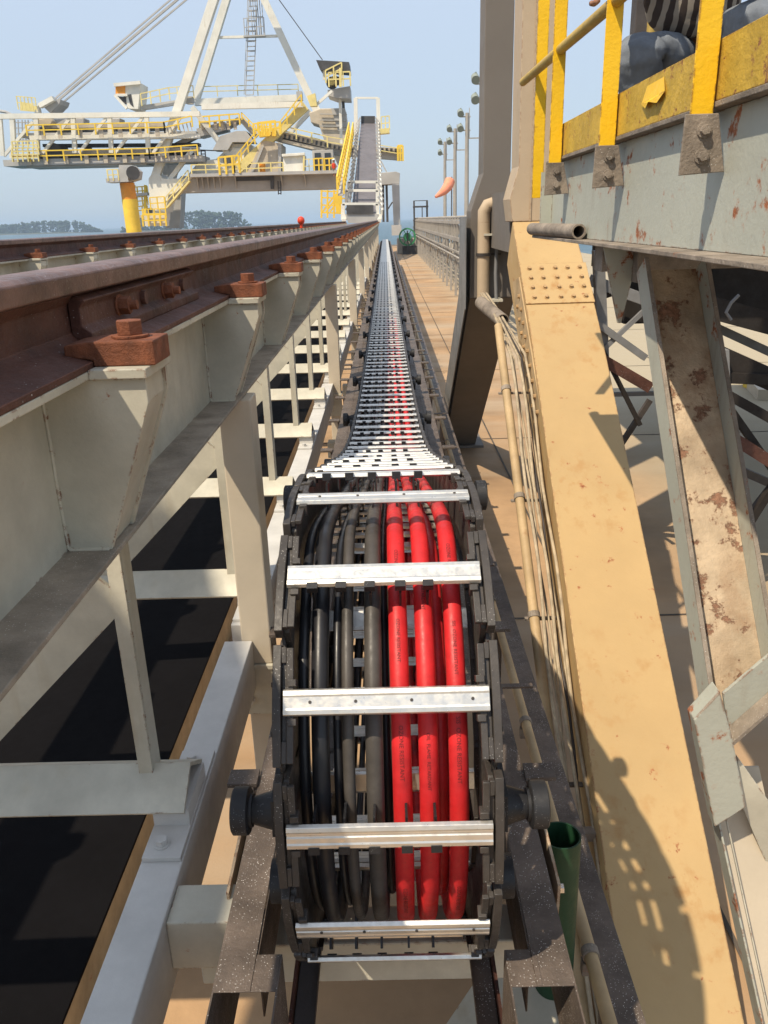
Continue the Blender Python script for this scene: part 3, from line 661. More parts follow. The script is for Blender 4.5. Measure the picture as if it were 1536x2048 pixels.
# side splice with bolts (left face)
s=MB()
for r_ in range(9):
    for c_ in range(2):
        h_=.50+.085*r_; p=Vector((1.006,lp(h_),h_))-nrm*(.10+.10*c_); s.hexbolt(p,(-1,0,0),.014,.017)
sp2=part('splice_plate',PIPEM,PT,lambda b:b.prism([Vector((1.016,lp(h_),h_))-nrm*d_ for h_,d_ in ((.42,.03),(.30,.25),(.62,.36),(1.12,.36),(1.26,.2),(1.22,.03))],(-.010,0,0)))
s.build('bolt',TAN2,sp2)
# upper front column with flare
part('front_column',TANG,PT,lambda b:b.prism([(1.045,6.82,-3.4),(1.39,6.82,-3.4),(1.39,6.82,-.25),(1.50,6.82,-.10),(1.50,6.82,.05),(1.02,6.82,.05),(.995,6.82,-.12),(1.06,6.82,-.36)],(0,.40,0)),bevel=.006)
part('column_cover',TANG,PT,lambda b:b.box(1.155,1.165,6.81,6.819,-3.4,.05))
# back column & leg
part('back_column',GREYB,PT,lambda b:b.prism([(.985,8.6,-4.6),(1.255,8.6,-4.6),(1.255,8.6,-.62),(1.255,8.6,-.30),(1.35,8.6,-.02),(1.33,8.6,.80),(.86,8.6,.80),(.865,8.6,-.05),(.985,8.6,-.40)],(0,.45,0)),bevel=.006)
part('back_leg',GREYB,PT,lambda b:b.prism([(.86,8.6,.802),(.86,9.05,.802),(.86,12.9,3.4),(.86,12.25,3.4)],(.47,0,0)),bevel=.006)
part('leg_side_plate',GREYS,PT,lambda b:b.prism([(.80,8.5,.0),(.80,9.15,.0),(.80,9.2,.8),(.80,12.95,3.4),(.80,12.15,3.4),(.80,8.5,.9)],(.012,0,0)))
part('ledge',CREAM,PT,lambda b:(b.box(.98,1.33,8.42,8.597,.165,.185),b.box(1.03,1.18,8.40,8.597,.80,.825)))
part('tie_beam',GREYB,PT,lambda b:b.box(1.06,1.30,7.221,8.598,-.20,.30))
part('foot',GREYB,PT,lambda b:(b.box(.80,1.45,12.1,13.1,3.36,3.40),b.box(.8,1.55,2.0,2.3,3.38,3.4)))
# overhead crosshead of the portal (above the frame of the photograph)
part('crosshead',GREYB,PT,lambda b:b.box(.95,1.45,6.3,9.4,-5.6,-4.605))
# fat duct on the back column
b=MB(); b.cyl((.985,8.50,.06),(.985,8.48,.80),.062,n=18); b.tube([(.985,8.50,.06),(.985,8.5,-.04),(1.02,8.5,-.10),(1.09,8.5,-.12),(1.15,8.5,-.1)],.062,n=18)
T=thing('duct_pipe',(.985,8.5,.8),'fat pale pipe with an elbow strapped upright to the brown-grey column','pipe')
for v in [b]: v.build('pipe',TANG,T,smooth=True)
part('strap',DARKS,T,lambda b:(b.pipe((.985,8.49,.35),(.985,8.49,.38),.075,.0625),b.box(.93,1.17,8.53,8.56,.355,.375)))
b=MB(); b.tube([(1.14,8.5,-.08),(1.12,8.5,.2),(1.11,8.48,.55),(1.12,8.45,.85)],.018,n=10); tag(b.build('hose',GREYS,smooth=True),'thin grey hose hanging beside the fat pale pipe','hose')
b=MB(); b.pipe((.90,7.9,.78),(1.0,7.1,.86),.060,.052,n=22)
tag(b.build('sleeve_pipe',GRIME,smooth=True),'short dusty sleeve pipe carrying the bundle of wires towards the tan leg','pipe')
# conduit and wires down the left face of the tan leg
def legpt(x,h,back=.16): return tuple(Vector((x,lp(h),h))-nrm*back)
T=thing('conduit',legpt(.82,3.2),'tan conduit pipe clamped alongside the left face of the tan leg','conduit')
cp=[legpt(.835-.035*(h-.6)/2.6,h,.20) for h in (.62,1.0,1.5,2.0,2.5,2.95,3.38)]
part('pipe',PIPEM,T,lambda b:b.tube(cp,.030,n=16),smooth=True)
for h in (1.0,1.55,2.05,2.62):
    c_=Vector(legpt(.835-.035*(h-.6)/2.6,h,.20)); part('clamp',GRIME,T,lambda b:(b.cyl(c_-t*.018,c_+t*.018,.036,n=16),b.beam(c_-Vector((.05,0,0))+nrm*-.04,c_+Vector((.16,0,0))+nrm*-.04,.03,.012)))
rw=random.Random(3)
for i in range(7):
    pts=[]; x0=.885+.018*i
    pts+= [(.93+.01*i,8.2,.72),( .95+.008*i,7.4,.80)]
    for k in range(16):
        h=.85+.17*k; pts.append(legpt(x0+.010*math.sin(k*1.3+i*2)-.022*(h-.6)/1,h,.12+.03*(i%3)+.01*math.sin(k*.9+i)))
    b=MB(); b.tube(pts,.0075 if i%3 else .010,n=8)
    tag(b.build('wire',WIRE if i!=4 else DARKS,smooth=True),f'thin dusty wire in the bundle between conduit and tan leg, {ORDN[i] if i else "first"} counted from the conduit' if i!=4 else 'thin dark wire in the bundle between the conduit and the tan leg','wire','bundle of wires by the tan leg')
T=thing('cable_bracket',legpt(.9,2.75),'rusty bracket bolted to the lower left face of the tan leg','bracket')
part('arm',GRIME,T,lambda b:(b.beam(legpt(.80,2.78,.12),legpt(.97,2.78,.12),.05,.05),b.beam(legpt(.84,2.74,.05),legpt(.84,2.86,.05),.03,.03)))
T=thing('cable_bracket',legpt(.93,3.0),'small tan bracket on the tan leg below the rusty bracket','bracket')
part('arm',TANG,T,lambda b:(b.beam(legpt(.86,3.0,.05),legpt(.955,3.0,.05),.06,.006),b.beam(legpt(.86,3.0,.08),legpt(.86,3.08,.08),.006,.06)))
# ------------------------------------------------------------------ access platform (right, above)
AP=thing('access_platform',(1.3,1.2,.12),'grey-green platform girder with peeling yellow toe board and railing posts','platform')
XW=.86; YE=4.42
part('web',GREEN,AP,lambda b:b.box(XW,XW+.012,.4,YE,-.235,.104),bevel=.001)
part('bottom_flange',GRIME,AP,lambda b:b.prism([(.80,4.62,.105),(.79,3.2,.105),(.765,2.2,.105),(.745,1.6,.105),(.745,.4,.105),(.97,.4,.105),(.97,4.62,.105)],(0,0,.013)),bevel=.002)
part('deck_edge',GRIME,AP,lambda b:b.box(.822,1.02,.4,YE,-.250,-.236),bevel=.002)
part('deck_plate',GRIME,AP,lambda b:b.box(1.021,2.3,.4,YE,-.250,-.236))
part('end_web',GREEN,AP,lambda b:b.box(XW+.0125,2.3,YE-.014,YE-.002,-.235,.104))
def toe(b):
    n=46; y0,y1=.4,4.28
    for i in range(n):
        ya=y0+(y1-y0)*i/n; yb=y0+(y1-y0)*(i+1)/n
    b.box(.826,.834,y0,y1,-.388,-.2505)
part('toe_board',YELC,AP,toe,bevel=.002)
# a torn flap of paint
fy=at(1312,205,X=.826)[1]
b=MB(); b.add([(.8255,fy+.10,-.365),(.8255,fy-.06,-.368),(.818,fy-.10,-.325),(.812,fy-.05,-.300),(.808,fy+.02,-.312),(.812,fy+.06,-.298),(.820,fy+.13,-.318)],[(0,1,2,3,4,5,6)])
b.build('paint_flap',YEL,AP)
PY_=[2.20,3.10,4.02]
for i,y in enumerate(PY_):
    def pst(b):
        b.box(.762,.819,y,y+.006,-1.55,-.215); b.box(.813,.819,y+.0062,y+.060,-1.55,-.215)
    po=part('post',YEL,AP,pst,bevel=.0015)
    def br(b): b.prism([(.748,y-.009,-.222),(.830,y-.009,-.222),(.8585,y-.009,-.088),(.745,y-.009,-.082)],(0,.008,0))
    bro=part('post_bracket',GRIME,AP,br,bevel=.002)
    s=MB()
    for hh in (-.185,-.125):
        s.cyl((.797,y-.0095,hh),(.797,y-.014,hh),.019,n=14); s.cyl((.797,y-.014,hh),(.797,y-.026,hh),.013,n=6)
    s.build('bolt',GRIME,bro,bevel=.001)
part('post',YEL,AP,lambda b:b.box(.81,.868,4.72,4.73,-1.55,-.085),bevel=.001)['label']='rust-spotted yellow post at the far end'
part('mid_rail',mat('dusty_yellow_paint',(.50,.34,.07),.55,var=.2,bump=.2),AP,lambda b:b.tube([(.795,.5,-.655),(.795,3.1,-.665),(.795,5.05,-.70)],.0215,n=16),smooth=True)
part('hand_rail',YEL,AP,lambda b:b.tube([(.795,.5,-1.50),(.795,4.75,-1.50)],.0215,n=16),smooth=True)
# far side railing of the platform
YD=mat('dark_yellow_paint',(.36,.25,.05),.6,var=.25,rust=.35,rscale=8,bump=.3)
for y in (2.4,3.7,4.35):
    part('far_post',YD,AP,lambda b:b.box(2.22,2.27,y,y+.05,-1.4,-.2505))
part('far_rail',YD,AP,lambda b:(b.cyl((2.245,.5,-.72),(2.245,4.4,-.72),.02),b.cyl((2.245,.5,-1.38),(2.245,4.4,-1.38),.02)),smooth=True)
part('end_rail',YD,AP,lambda b:(b.cyl((1.30,4.40,-.66),(2.2,4.40,-.66),.018),b.cyl((1.30,4.40,-.95),(2.2,4.40,-.95),.018),b.tube([(1.30,4.40,-1.4),(1.30,4.40,-.5),(1.27,4.4,-.36),(1.20,4.38,-.27)],.022)),smooth=True)
b=MB(); b.box(1.36,1.50,4.9,5.0,-3.5,-.16); 
tag(b.build('dark_column',DARKS,bevel=.004),'dark brown steel column standing behind the yellow railing','column')
# stiffener on web, small beams below flange
part('web_stiffener',GREEN,AP,lambda b:b.box(.80,.8595,4.40,4.412,-.20,.1045))
part('under_channel',GREEN,AP,lambda b:b.box(.98,2.3,1.9,1.96,.119,.20),bevel=.002)
T=part('under_channel',GRIME,AP,lambda b:b.box(.85,1.5,3.30,3.42,.119,.22),bevel=.002)
b=MB(); b.pipe((.80,4.62,.073),(.822,3.60,.073),.031,.024,n=24)
tag(b.build('pipe_offcut',GRIME,smooth=True),'short rusty pipe lying on the lower flange of the platform girder','pipe')
# ------------------------------------------------------------------ channel brace and node below the platform
BR=thing('channel_brace',(1.1,2.2,1.6),'rust-eaten channel strut with peeling cream paint hanging from the platform','strut')
pA=Vector((1.02,3.02,.20)); pB=Vector((1.06,2.20,1.38)); tb=(pB-pA).normalized(); nb=Vector((0,-tb.z,tb.y)); nb=nb if nb.y<0 else -nb
def bs(b,a0,a1,x0,x1,d0,d1):
    A=pA+(pB-pA)*a0; B_=pA+(pB-pA)*a1
    b.prism([A+Vector((x0,0,0))+nb*d1,A+Vector((x1,0,0))+nb*d1,B_+Vector((x1,0,0))+nb*d1,B_+Vector((x0,0,0))+nb*d1],-nb*(d1-d0))
part('web',PEEL,BR,lambda b:bs(b,.0,1.09,-.099,.099,-.008,0))
part('flange',GREEN,BR,lambda b:(bs(b,0,1.09,-.11,-.10,-.02,.085)),bevel=.0015)
part('flange',GREEN,BR,lambda b:(bs(b,0,1.09,.10,.11,-.02,.085)),bevel=.0015)
part('flange_edge',GRIME,BR,lambda b:(bs(b,0,1.09,-.112,-.098,.0855,.089),bs(b,0,1.09,.098,.112,.0855,.089)))
part('head_gusset',GREEN,BR,lambda b:b.prism([(.848,3.30,.1185),(.968,3.30,.1185),(.970,3.30,.255),(.940,3.30,.42),(.926,3.30,.42),(.885,3.30,.27)],(0,-.012,0)),bevel=.002)
part('head_gusset_edge',GRIME,BR,lambda b:b.box(.9685,.985,3.22,3.40,.119,.26))
# node at bottom
def Pn(px,py,Y=2.0): return at(px,py,Y=Y)
n1=[Pn(1388,1440),Pn(1440,1383),Pn(1466,1480),Pn(1492,1615),Pn(1430,1655)]
part('node_plate',GREEN,BR,lambda b:b.prism(n1,(0,.06,0)),bevel=.004)
def armbeam(b,p,q,w,d=.012): b.beam(p,q,d,w,up=(0,1,0))
part('upper_arm',GREEN,BR,lambda b:b.prism([Pn(*q,2.062) for q in ((1446,1388),(1536,1312),(1720,1150),(1740,1250),(1536,1428),(1462,1492))],(0,.012,0)),bevel=.002)
part('upper_arm_lip',GRIME,BR,lambda b:b.prism([Pn(*q,2.0) for q in ((1466,1484),(1536,1424),(1740,1246),(1741,1252),(1536,1431),(1468,1491))],(0,.061,0)))
part('lower_arm',CREAM,BR,lambda b:b.prism([Pn(*q,2.062) for q in ((1474,1512),(1536,1600),(1700,1830),(1690,1960),(1536,1735),(1484,1612))],(0,.012,0)),bevel=.002)
e1,e2=Pn(1440,1560,2.10),Pn(1600,2300,1.72)
def low(b,x0,x1,y0,y1):
    P=Vector(e1);Q=Vector(e2)
    b.prism([P+Vector((x0,y0,0)),P+Vector((x1,y0,0)),Q+Vector((x1,y0,0)),Q+Vector((x0,y0,0))],(0,y1-y0,0))
part('lower_flange',GREEN,BR,lambda b:low(b,-.035,-.028,.0,.09),bevel=.002)
part('lower_web',BEIGE,BR,lambda b:low(b,-.0275,.15,.06,.066))
part('lower_flange',CREAM,BR,lambda b:low(b,-.028+.02,-.014+.01,.0,.01))
# dark truss frame further back on the right
DT=thing('dark_truss',(3.0,7,3.4),'dark grey steel truss in the shade behind the channel strut','truss')
def tb7(b,a,c,w,d=None,Y=7): b.beam(at(*a,Y=Y),at(*c,Y=Y),d or w,w,up=(0,1,0))
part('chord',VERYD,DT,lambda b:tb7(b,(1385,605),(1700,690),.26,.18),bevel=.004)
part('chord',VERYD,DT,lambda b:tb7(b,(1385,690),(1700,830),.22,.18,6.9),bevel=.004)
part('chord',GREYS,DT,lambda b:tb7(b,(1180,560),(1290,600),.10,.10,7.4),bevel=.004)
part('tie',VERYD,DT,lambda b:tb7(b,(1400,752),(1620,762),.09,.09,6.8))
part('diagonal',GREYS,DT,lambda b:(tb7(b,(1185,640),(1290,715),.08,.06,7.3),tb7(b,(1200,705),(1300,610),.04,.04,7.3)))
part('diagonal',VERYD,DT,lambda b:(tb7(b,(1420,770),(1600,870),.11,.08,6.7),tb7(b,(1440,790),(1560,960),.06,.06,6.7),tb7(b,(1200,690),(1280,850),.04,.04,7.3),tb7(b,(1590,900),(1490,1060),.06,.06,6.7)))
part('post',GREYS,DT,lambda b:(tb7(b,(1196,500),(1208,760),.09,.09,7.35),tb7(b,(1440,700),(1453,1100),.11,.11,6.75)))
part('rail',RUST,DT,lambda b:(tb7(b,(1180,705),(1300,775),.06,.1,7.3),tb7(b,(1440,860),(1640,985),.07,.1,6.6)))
part('shade_slab',VERYD,DT,lambda b:b.box(2.2,9,6.3,14.5,-.38,-.30))  # hidden slab added to keep the sun off the deck behind
part('shade_sheet',VERYD,DT,lambda b:b.box(2.2,8,7.6,7.7,-.299,.98))  # two near-black sheets standing in for the shade under the platform
part('shade_sheet',VERYD,DT,lambda b:b.box(1.85,2.35,7.45,7.55,-.2,.45))
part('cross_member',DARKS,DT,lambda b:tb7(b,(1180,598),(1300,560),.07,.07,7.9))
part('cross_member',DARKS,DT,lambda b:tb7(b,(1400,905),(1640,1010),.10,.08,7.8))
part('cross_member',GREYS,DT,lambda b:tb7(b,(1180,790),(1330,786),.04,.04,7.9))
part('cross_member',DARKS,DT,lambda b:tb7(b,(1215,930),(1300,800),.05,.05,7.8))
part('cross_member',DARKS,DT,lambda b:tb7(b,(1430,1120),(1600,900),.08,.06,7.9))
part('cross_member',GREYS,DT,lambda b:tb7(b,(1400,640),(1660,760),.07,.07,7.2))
part('hanging_chain',GREYS,DT,lambda b:b.tube([at(1478,590,Y=6.1),at(1462,606,Y=6.1),at(1452,625,Y=6.1),at(1462,640,Y=6.1)],.012,n=6))
b=MB(); p=at(1265,640,h=3.35); q=at(1500,760,h=3.35)
b.beam(at(1460,720,h=3.3),at(1530,790,h=3.3),.25,.2); tag(b.build('timber_block',BEIGE),'pale timber baulk lying on the deck behind the dark truss','timber')
for (px,py,lb) in ((1515,765,'yellow painted block on the deck at the right edge'),(1262,618,'small yellow bracket on the deck seen left of the channel strut')):
    b=MB(); c=at(px,py,h=3.3); b.box(c[0]-.25,c[0]+.25,c[1]-.1,c[1]+.1,3.25,3.4); b.box(c[0]-.05,c[0]+.08,c[1]-.05,c[1]+.05,3.1,3.2501)
    tag(b.build('yellow_stop',CRY,bevel=.01),lb,'stop block')
# ------------------------------------------------------------------ person squatting on the platform
def skinmesh(name,pts,edges,radii,m,parent,base,sub=2,root=0,wr=0):
    me=D.meshes.new(name); me.from_pydata([W(p)-base for p in pts],edges,[]); o=D.objects.new(name,me); COL.objects.link(o)
    sk=o.modifiers.new('s','SKIN'); sk.use_smooth_shade=True
    for i,v in enumerate(me.skin_vertices[0].data): 
        r=radii[i]; v.radius=r if isinstance(r,tuple) else (r,r); v.use_root=(i==root)
    sb=o.modifiers.new('u','SUBSURF'); sb.levels=sub; sb.render_levels=sub
    if wr:
        sb.levels=4; tx=D.textures.new('folds','CLOUDS'); tx.noise_scale=.085; tx.noise_depth=2
        dp=o.modifiers.new('d','DISPLACE'); dp.texture=tx; dp.strength=wr; dp.mid_level=.5; dp.texture_coords='GLOBAL'
    bpy.context.view_layer.update()
    m2=D.meshes.new_from_object(o.evaluated_get(bpy.context.evaluated_depsgraph_get())); D.objects.remove(o); D.meshes.remove(me)
    m2.name=name; m2.materials.clear(); m2.materials.append(m)
    for p in m2.polygons: p.use_smooth=True
    q=D.objects.new(name,m2); COL.objects.link(q)
    if parent: q.parent=parent
    else: q.location=base
    return q
hip=Vector(at(1400,140,Y=3.85)); k1=Vector(at(1275,98,Y=3.50)); k2=Vector(at(1515,40,Y=3.15))
base=W((hip.x,hip.y,-.25))
an1=Vector((k1.x+.10,k1.y+.16,-.33)); an2=Vector((k2.x-.02,k2.y+.16,-.33))
ch=hip+Vector((-.12,-.22,-.42)); nk_=ch+Vector((-.06,-.10,-.16)); hd_=nk_+Vector((-.04,-.06,-.15))
h1=hip+Vector((-.09,0,0)); h2=hip+Vector((.09,0,0))
sh1=ch+Vector((-.18,-.02,-.08)); sh2=ch+Vector((.18,-.02,-.08)); el1=sh1+Vector((-.13,-.18,.20)); el2=k2+Vector((-.02,.02,-.14))
wr1=Vector(at(1215,-25,Y=3.12)); wr2=k2+Vector((-.25,-.12,-.12))
PE=D.objects.new('person',None)
bp=[hip,hip+Vector((-.05,-.10,-.2)),ch,nk_,hd_,hd_+Vector((-.02,-.02,-.09)),sh1,el1,wr1,sh2,el2,wr2,h1,k1,an1,h2,k2,an2,an1+Vector((-.03,-.14,.03)),an2+Vector((-.03,-.14,.03))]
be=[(0,1),(1,2),(2,3),(3,4),(4,5),(2,6),(6,7),(7,8),(2,9),(9,10),(10,11),(0,12),(12,13),(13,14),(0,15),(15,16),(16,17),(14,18),(17,19)]
br_=[.12,.11,.12,.055,.085,.06,.06,.04,.028,.06,.04,.028,.09,.055,.038,.09,.055,.038,.04,.04]
D.objects.remove(PE)
PE=skinmesh('person',bp,be,br_,SKIN,None,base)
tag(PE,'person in striped shirt and grey trousers squatting on the platform behind the yellow railing','person')
def sub(name,pts,edges,radii,m,**k): return skinmesh(name,pts,edges,radii,m,PE,base,**k)
def L(a,b,f): return a+(b-a)*f
sub('trousers',[hip,h1,L(h1,k1,.5),k1,L(k1,an1,.15),L(k1,an1,.6),L(k1,an1,.95),h2,L(h2,k2,.5),k2,L(k2,an2,.15),L(k2,an2,.6),L(k2,an2,.95),hip+Vector((-.03,-.05,-.1))],
    [(0,1),(1,2),(2,3),(3,4),(4,5),(5,6),(0,7),(7,8),(8,9),(9,10),(10,11),(11,12),(0,13)],[.14,.125,.118,.108,.100,.092,.08,.125,.12,.112,.10,.09,.08,.15],DENIM,wr=.03)
sub('shirt',[hip+Vector((-.06,-.06,-.13)),hip+Vector((-.10,-.13,-.25)),ch+Vector((-.02,0,.02)),ch+Vector((-.02,-.04,-.1)),sh1,L(sh1,el1,.6),el1,L(el1,wr1,.75),sh2,L(sh2,el2,.6),el2,L(el2,wr2,.75)],
    [(0,1),(1,2),(2,3),(2,4),(4,5),(5,6),(6,7),(2,8),(8,9),(9,10),(10,11)],[(.20,.17),(.185,.16),(.165,.14),.07,.08,.065,.055,.045,.08,.065,.055,.045],SHIRT,wr=.03)
for an in (an1,an2): sub('boot',[an+Vector((0,0,-.03)),an+Vector((0,0,.03)),an+Vector((-.03,-.10,.045)),an+Vector((-.06,-.2,.05))],[(0,1),(1,2),(2,3)],[.05,.05,.045,.035],BOOT)
def hand(wr,d,side,curl):
    d=d.normalized(); side=side.normalized(); nn=d.cross(side).normalized()
    sub('palm',[wr,wr+d*.05,wr+d*.085],[(0,1),(1,2)],[(.022,.03),(.016,.042),(.014,.038)],SKIN)
    for i,(o_,ln) in enumerate(((-.03,.075),(-.01,.085),(.010,.08),(.030,.062))):
        r0=wr+d*.085+side*o_; r1=r0+(d*math.cos(curl*.5)+nn*math.sin(curl*.5))*ln*.45; r2=r1+(d*math.cos(curl)+nn*math.sin(curl))*ln*.35; r3=r2+(d*math.cos(curl*1.6)+nn*math.sin(curl*1.6))*ln*.28
        sub('finger',[r0,r1,r2,r3],[(0,1),(1,2),(2,3)],[.0095,.009,.008,.007],SKIN,sub=1)
    r0=wr+d*.03+side*-.035; r1=r0+(d*.6-side*.6+nn*.3)*.035; r2=r1+(d*.8-side*.2+nn*.6)*.03
    sub('finger',[r0,r1,r2],[(0,1),(1,2)],[.012,.0105,.009],SKIN,sub=1)
hand(wr1,Vector((-1,-.2,0)),Vector((0,.2,-1)),1.2); hand(wr2,Vector((-.8,-.5,.3)),Vector((0,.5,-1)),.8)
# face and helmet
def ball(b,c,rx,ry,rh,n=14,lo=-90,hi=90):
    vs=[];m_=9
    for j in range(m_+1):
        ph=math.radians(lo+(hi-lo)*j/m_)
        vs+=[(c[0]+rx*math.cos(ph)*math.cos(2*math.pi*i/n),c[1]+ry*math.cos(ph)*math.sin(2*math.pi*i/n),c[2]-rh*math.sin(ph)) for i in range(n)]
    b.add(vs,[(j*n+i,j*n+(i+1)%n,(j+1)*n+(i+1)%n,(j+1)*n+i) for j in range(m_) for i in range(n)])
hc=hd_+Vector((-.01,-.01,-.03))
def pp(name,m,fn):
    b=MB(); fn(b); me=b.mesh(name,base,True); me.materials.append(m); o=D.objects.new(name,me); COL.objects.link(o); o.parent=PE; return o
pp('helmet',HAT,lambda b:(ball(b,hc+Vector((0,0,-.05)),.115,.135,.10,20,0,90),b.cyl(hc+Vector((0,-.02,-.05)),hc+Vector((0,-.02,-.056)),.14,n=24)))
pp('nose',SKIN,lambda b:ball(b,hc+Vector((-.02,-.1,.02)),.014,.022,.022,8))
for sx in (-.035,.03): pp('eye',DARKS,lambda b:ball(b,hc+Vector((-.015+sx,-.085,-.01)),.012,.01,.008,8))
pp('mouth',BOOT,lambda b:ball(b,hc+Vector((-.02,-.085,.06)),.024,.01,.006,8))
for sx in (-.09,.09): pp('ear',SKIN,lambda b:ball(b,hc+Vector((sx,.01,.01)),.012,.022,.032,8))
# ------------------------------------------------------------------ trestle conveyor on the right, far
TX=3.15
TR=thing('trestle_conveyor',(TX,50,3.4),'long grey conveyor gallery on slender trestle legs right of the walkway','conveyor')
Y0,Y1=24,96
part('top_rail',TGREY,TR,lambda b:(b.box(TX,TX+.10,Y0,Y1,.17,.30),b.box(TX+1.5,TX+1.6,Y0,Y1,.10,.22)))
part('chord',TGREY,TR,lambda b:(b.box(TX-.02,TX+.12,Y0,Y1,.86,1.02),b.box(TX+1.5,TX+1.62,Y0,Y1,.86,1.02)))
part('stringer',TGREY,TR,lambda b:(b.box(TX-.05,TX+.04,Y0,Y1,1.42,1.50)))
part('handrail',TGREY,TR,lambda b:(b.cyl((TX-.12,Y0,1.62),(TX-.12,Y1,1.62),.045,n=8)))
for i in range(48):
    y=Y0+1.5*i
    part('frame_bracket',TGREY,TR,lambda b:(b.box(TX,TX+.08,y,y+.12,.30,.86),b.beam((TX+.05,y,.35),(TX+.5,y,.80),.08,.08),b.cyl((TX+.2,y,.02),(TX+1.4,y,.02),.07,n=8),b.beam((TX+.05,y,.17),(TX+.05,y,.05),.06,.06)))
for i in range(26):
    y=Y0+2.8*i
    part('leg',TGREY,TR,lambda b:(b.box(TX-.03,TX+.07,y,y+.10,1.02,3.4),b.box(TX+1.5,TX+1.6,y,y+.1,1.02,3.4),b.beam((TX+.02,y+.05,3.2),(TX+1.55,y+.05,1.1),.05,.05),b.box(TX+.07,TX+1.5,y+.02,y+.08,2.3,2.36)))
part('deck_belt',BELTF,TR,lambda b:b.box(TX+.3,TX+1.3,Y0,Y1,.30,.33))
part('cross_brace',TGREY,TR,lambda b:[b.beam((TX+.02,Y0+2.8*i,1.1),(TX+.02,Y0+2.8*(i+1),2.2),.05,.05) for i in range(0,24,3)])
# walkway ledges on the deck
b=MB(); b.box(1.6,3.0,34,35.2,3.39,3.397)
# poles
POLES=[(7.5,60,'nearest lamp pole, half hidden behind the brown-grey column'),(7.5,78.5,'tall lamp pole nearest to the brown-grey column, right of the windsock'),(7.5,91.5,'middle tall lamp pole with twin lamps just behind the windsock'),(7.5,106.5,'farthest tall lamp pole with twin lamps left of the windsock')]
for i,(x,y,lb) in enumerate(POLES):
    if y==60: x=at(968,200,Y=60)[0]
    T=thing('lamp_pole',(x,y,3.4),lb,'lamp pole','lamp poles along the wharf')
    part('pole',TGREY,T,lambda b:b.cyl((x,y,3.4),(x,y,-8.6),.24,.16,n=10),smooth=True)
    part('arm',TGREY,T,lambda b:(b.box(x-.1,x+1.1,y-.05,y+.05,-6.6,-6.5),b.beam((x-.6,y,-8.3),(x+.3,y,-8.3),.1,.1),b.beam((x-.6,y,-7.2),(x+.3,y,-7.2),.1,.1),b.beam((x+.2,y,-9.0),(x+.2,y,-6.5),.06,.06)))
    for hh in (-8.7,-7.5):
        part('lamp_head',LGREEN,T,lambda b:((b.cyl((x-.6,y-.3,hh+.22),(x-.62,y+.12,hh-.05),.29,.25,n=14),b.cyl((x-.62,y+.12,hh-.05),(x-.63,y+.35,hh-.2),.25,.12,n=14),b.beam((x-.6,y,hh-.3),(x-.3,y,hh+.3),.12,.12))),smooth=True)
# windsock
WS=thing('windsock',(at(902,440,Y=85)[0],85,.3),'orange windsock blown out from its thin mast in front of the lamp poles','windsock')
wx=at(903,380,Y=85)
part('mast',GREYS,WS,lambda b:b.cyl((wx[0],85,3.4),(wx[0]+.02,85,at(903,360,Y=85)[2]-.3),.06,n=8))
wp=[at(900,362,Y=85),at(896,372,Y=84.6),at(888,382,Y=84.2),at(880,388,Y=84),at(871,394,Y=83.8)]
part('sock',ORG,WS,lambda b:b.tube(wp,[.50,.50,.40,.27,.13],n=14),smooth=True)
# small frame tower and green reel at the far end
GT=thing('gate_tower',(3.5,88,3.4),'small open steel frame tower at the far end of the trestle conveyor','tower')
def gt(b):
    a=at(829,438,Y=88);c=at(855,438,Y=88); hh=at(829,412,Y=88)[2]; ht=at(829,401,Y=88)[2]
    for x in (a[0],c[0]):
        for y in (88,89.5): b.box(x-.06,x+.06,y-.06,y+.06,ht,3.4)
    b.box(a[0]-.1,c[0]+.1,88-.1,89.6,hh,hh+.15); b.box(a[0],c[0],87.95,88.05,.0,.12); b.box(a[0],c[0],87.95,88.05,ht,ht+.07); b.cyl((a[0]+.8,88,hh),(a[0]+.8,88,.05),.05)
part('frame',CRD,GT,gt)
GR=thing('cable_reel',(2.6,84,3.4),'green wheel shaped cable reel at the far end of the walkway','reel')
gc=Vector(at(815,474,Y=84))
def wheel(b):
    n=24; R=.85
    b.pipe(gc,gc+Vector((0,.25,0)),R,R-.14,n=24)
    for i in range(6):
        a=i*math.pi/3; b.beam(gc+Vector((0,.1,0)),gc+Vector((math.cos(a)*(R-.1),.1,math.sin(a)*(R-.1))),.08,.08,up=(0,1,0))
    b.pipe(gc+Vector((0,.9,0)),gc+Vector((0,1.1,0)),R,R-.14,n=24); b.cyl(gc,gc+Vector((0,1.0,0)),.4,n=16)
GRN2=mat('green_machine_paint',(.05,.25,.11),.5,var=.2,bump=.05)
part('wheel',GRN2,GR,wheel,smooth=True); part('stand',CRD,GR,lambda b:(b.box(gc.x-.5,gc.x+1.5,gc.y+.2,gc.y+1.2,gc.z+.87,3.4),b.box(gc.x-.05,gc.x+.05,gc.y-.1,gc.y,gc.z-.6,3.4)))
b=MB(); b.box(1.2,4.2,86,90,1.9,3.4); tag(b.build('end_block',TGREY,bevel=.05),'low grey concrete block at the far end of the walkway','block')
# red float
fc=at(602,441,Y=30)
b=MB(); ball(b,(fc[0],30,fc[2]),.13,.13,.14,16); b.cyl((fc[0],30,fc[2]+.12),(fc[0],30,fc[2]+.25),.05); tag(b.build('float',REDP,smooth=True),'small red float resting on the far left rusty rail','float')
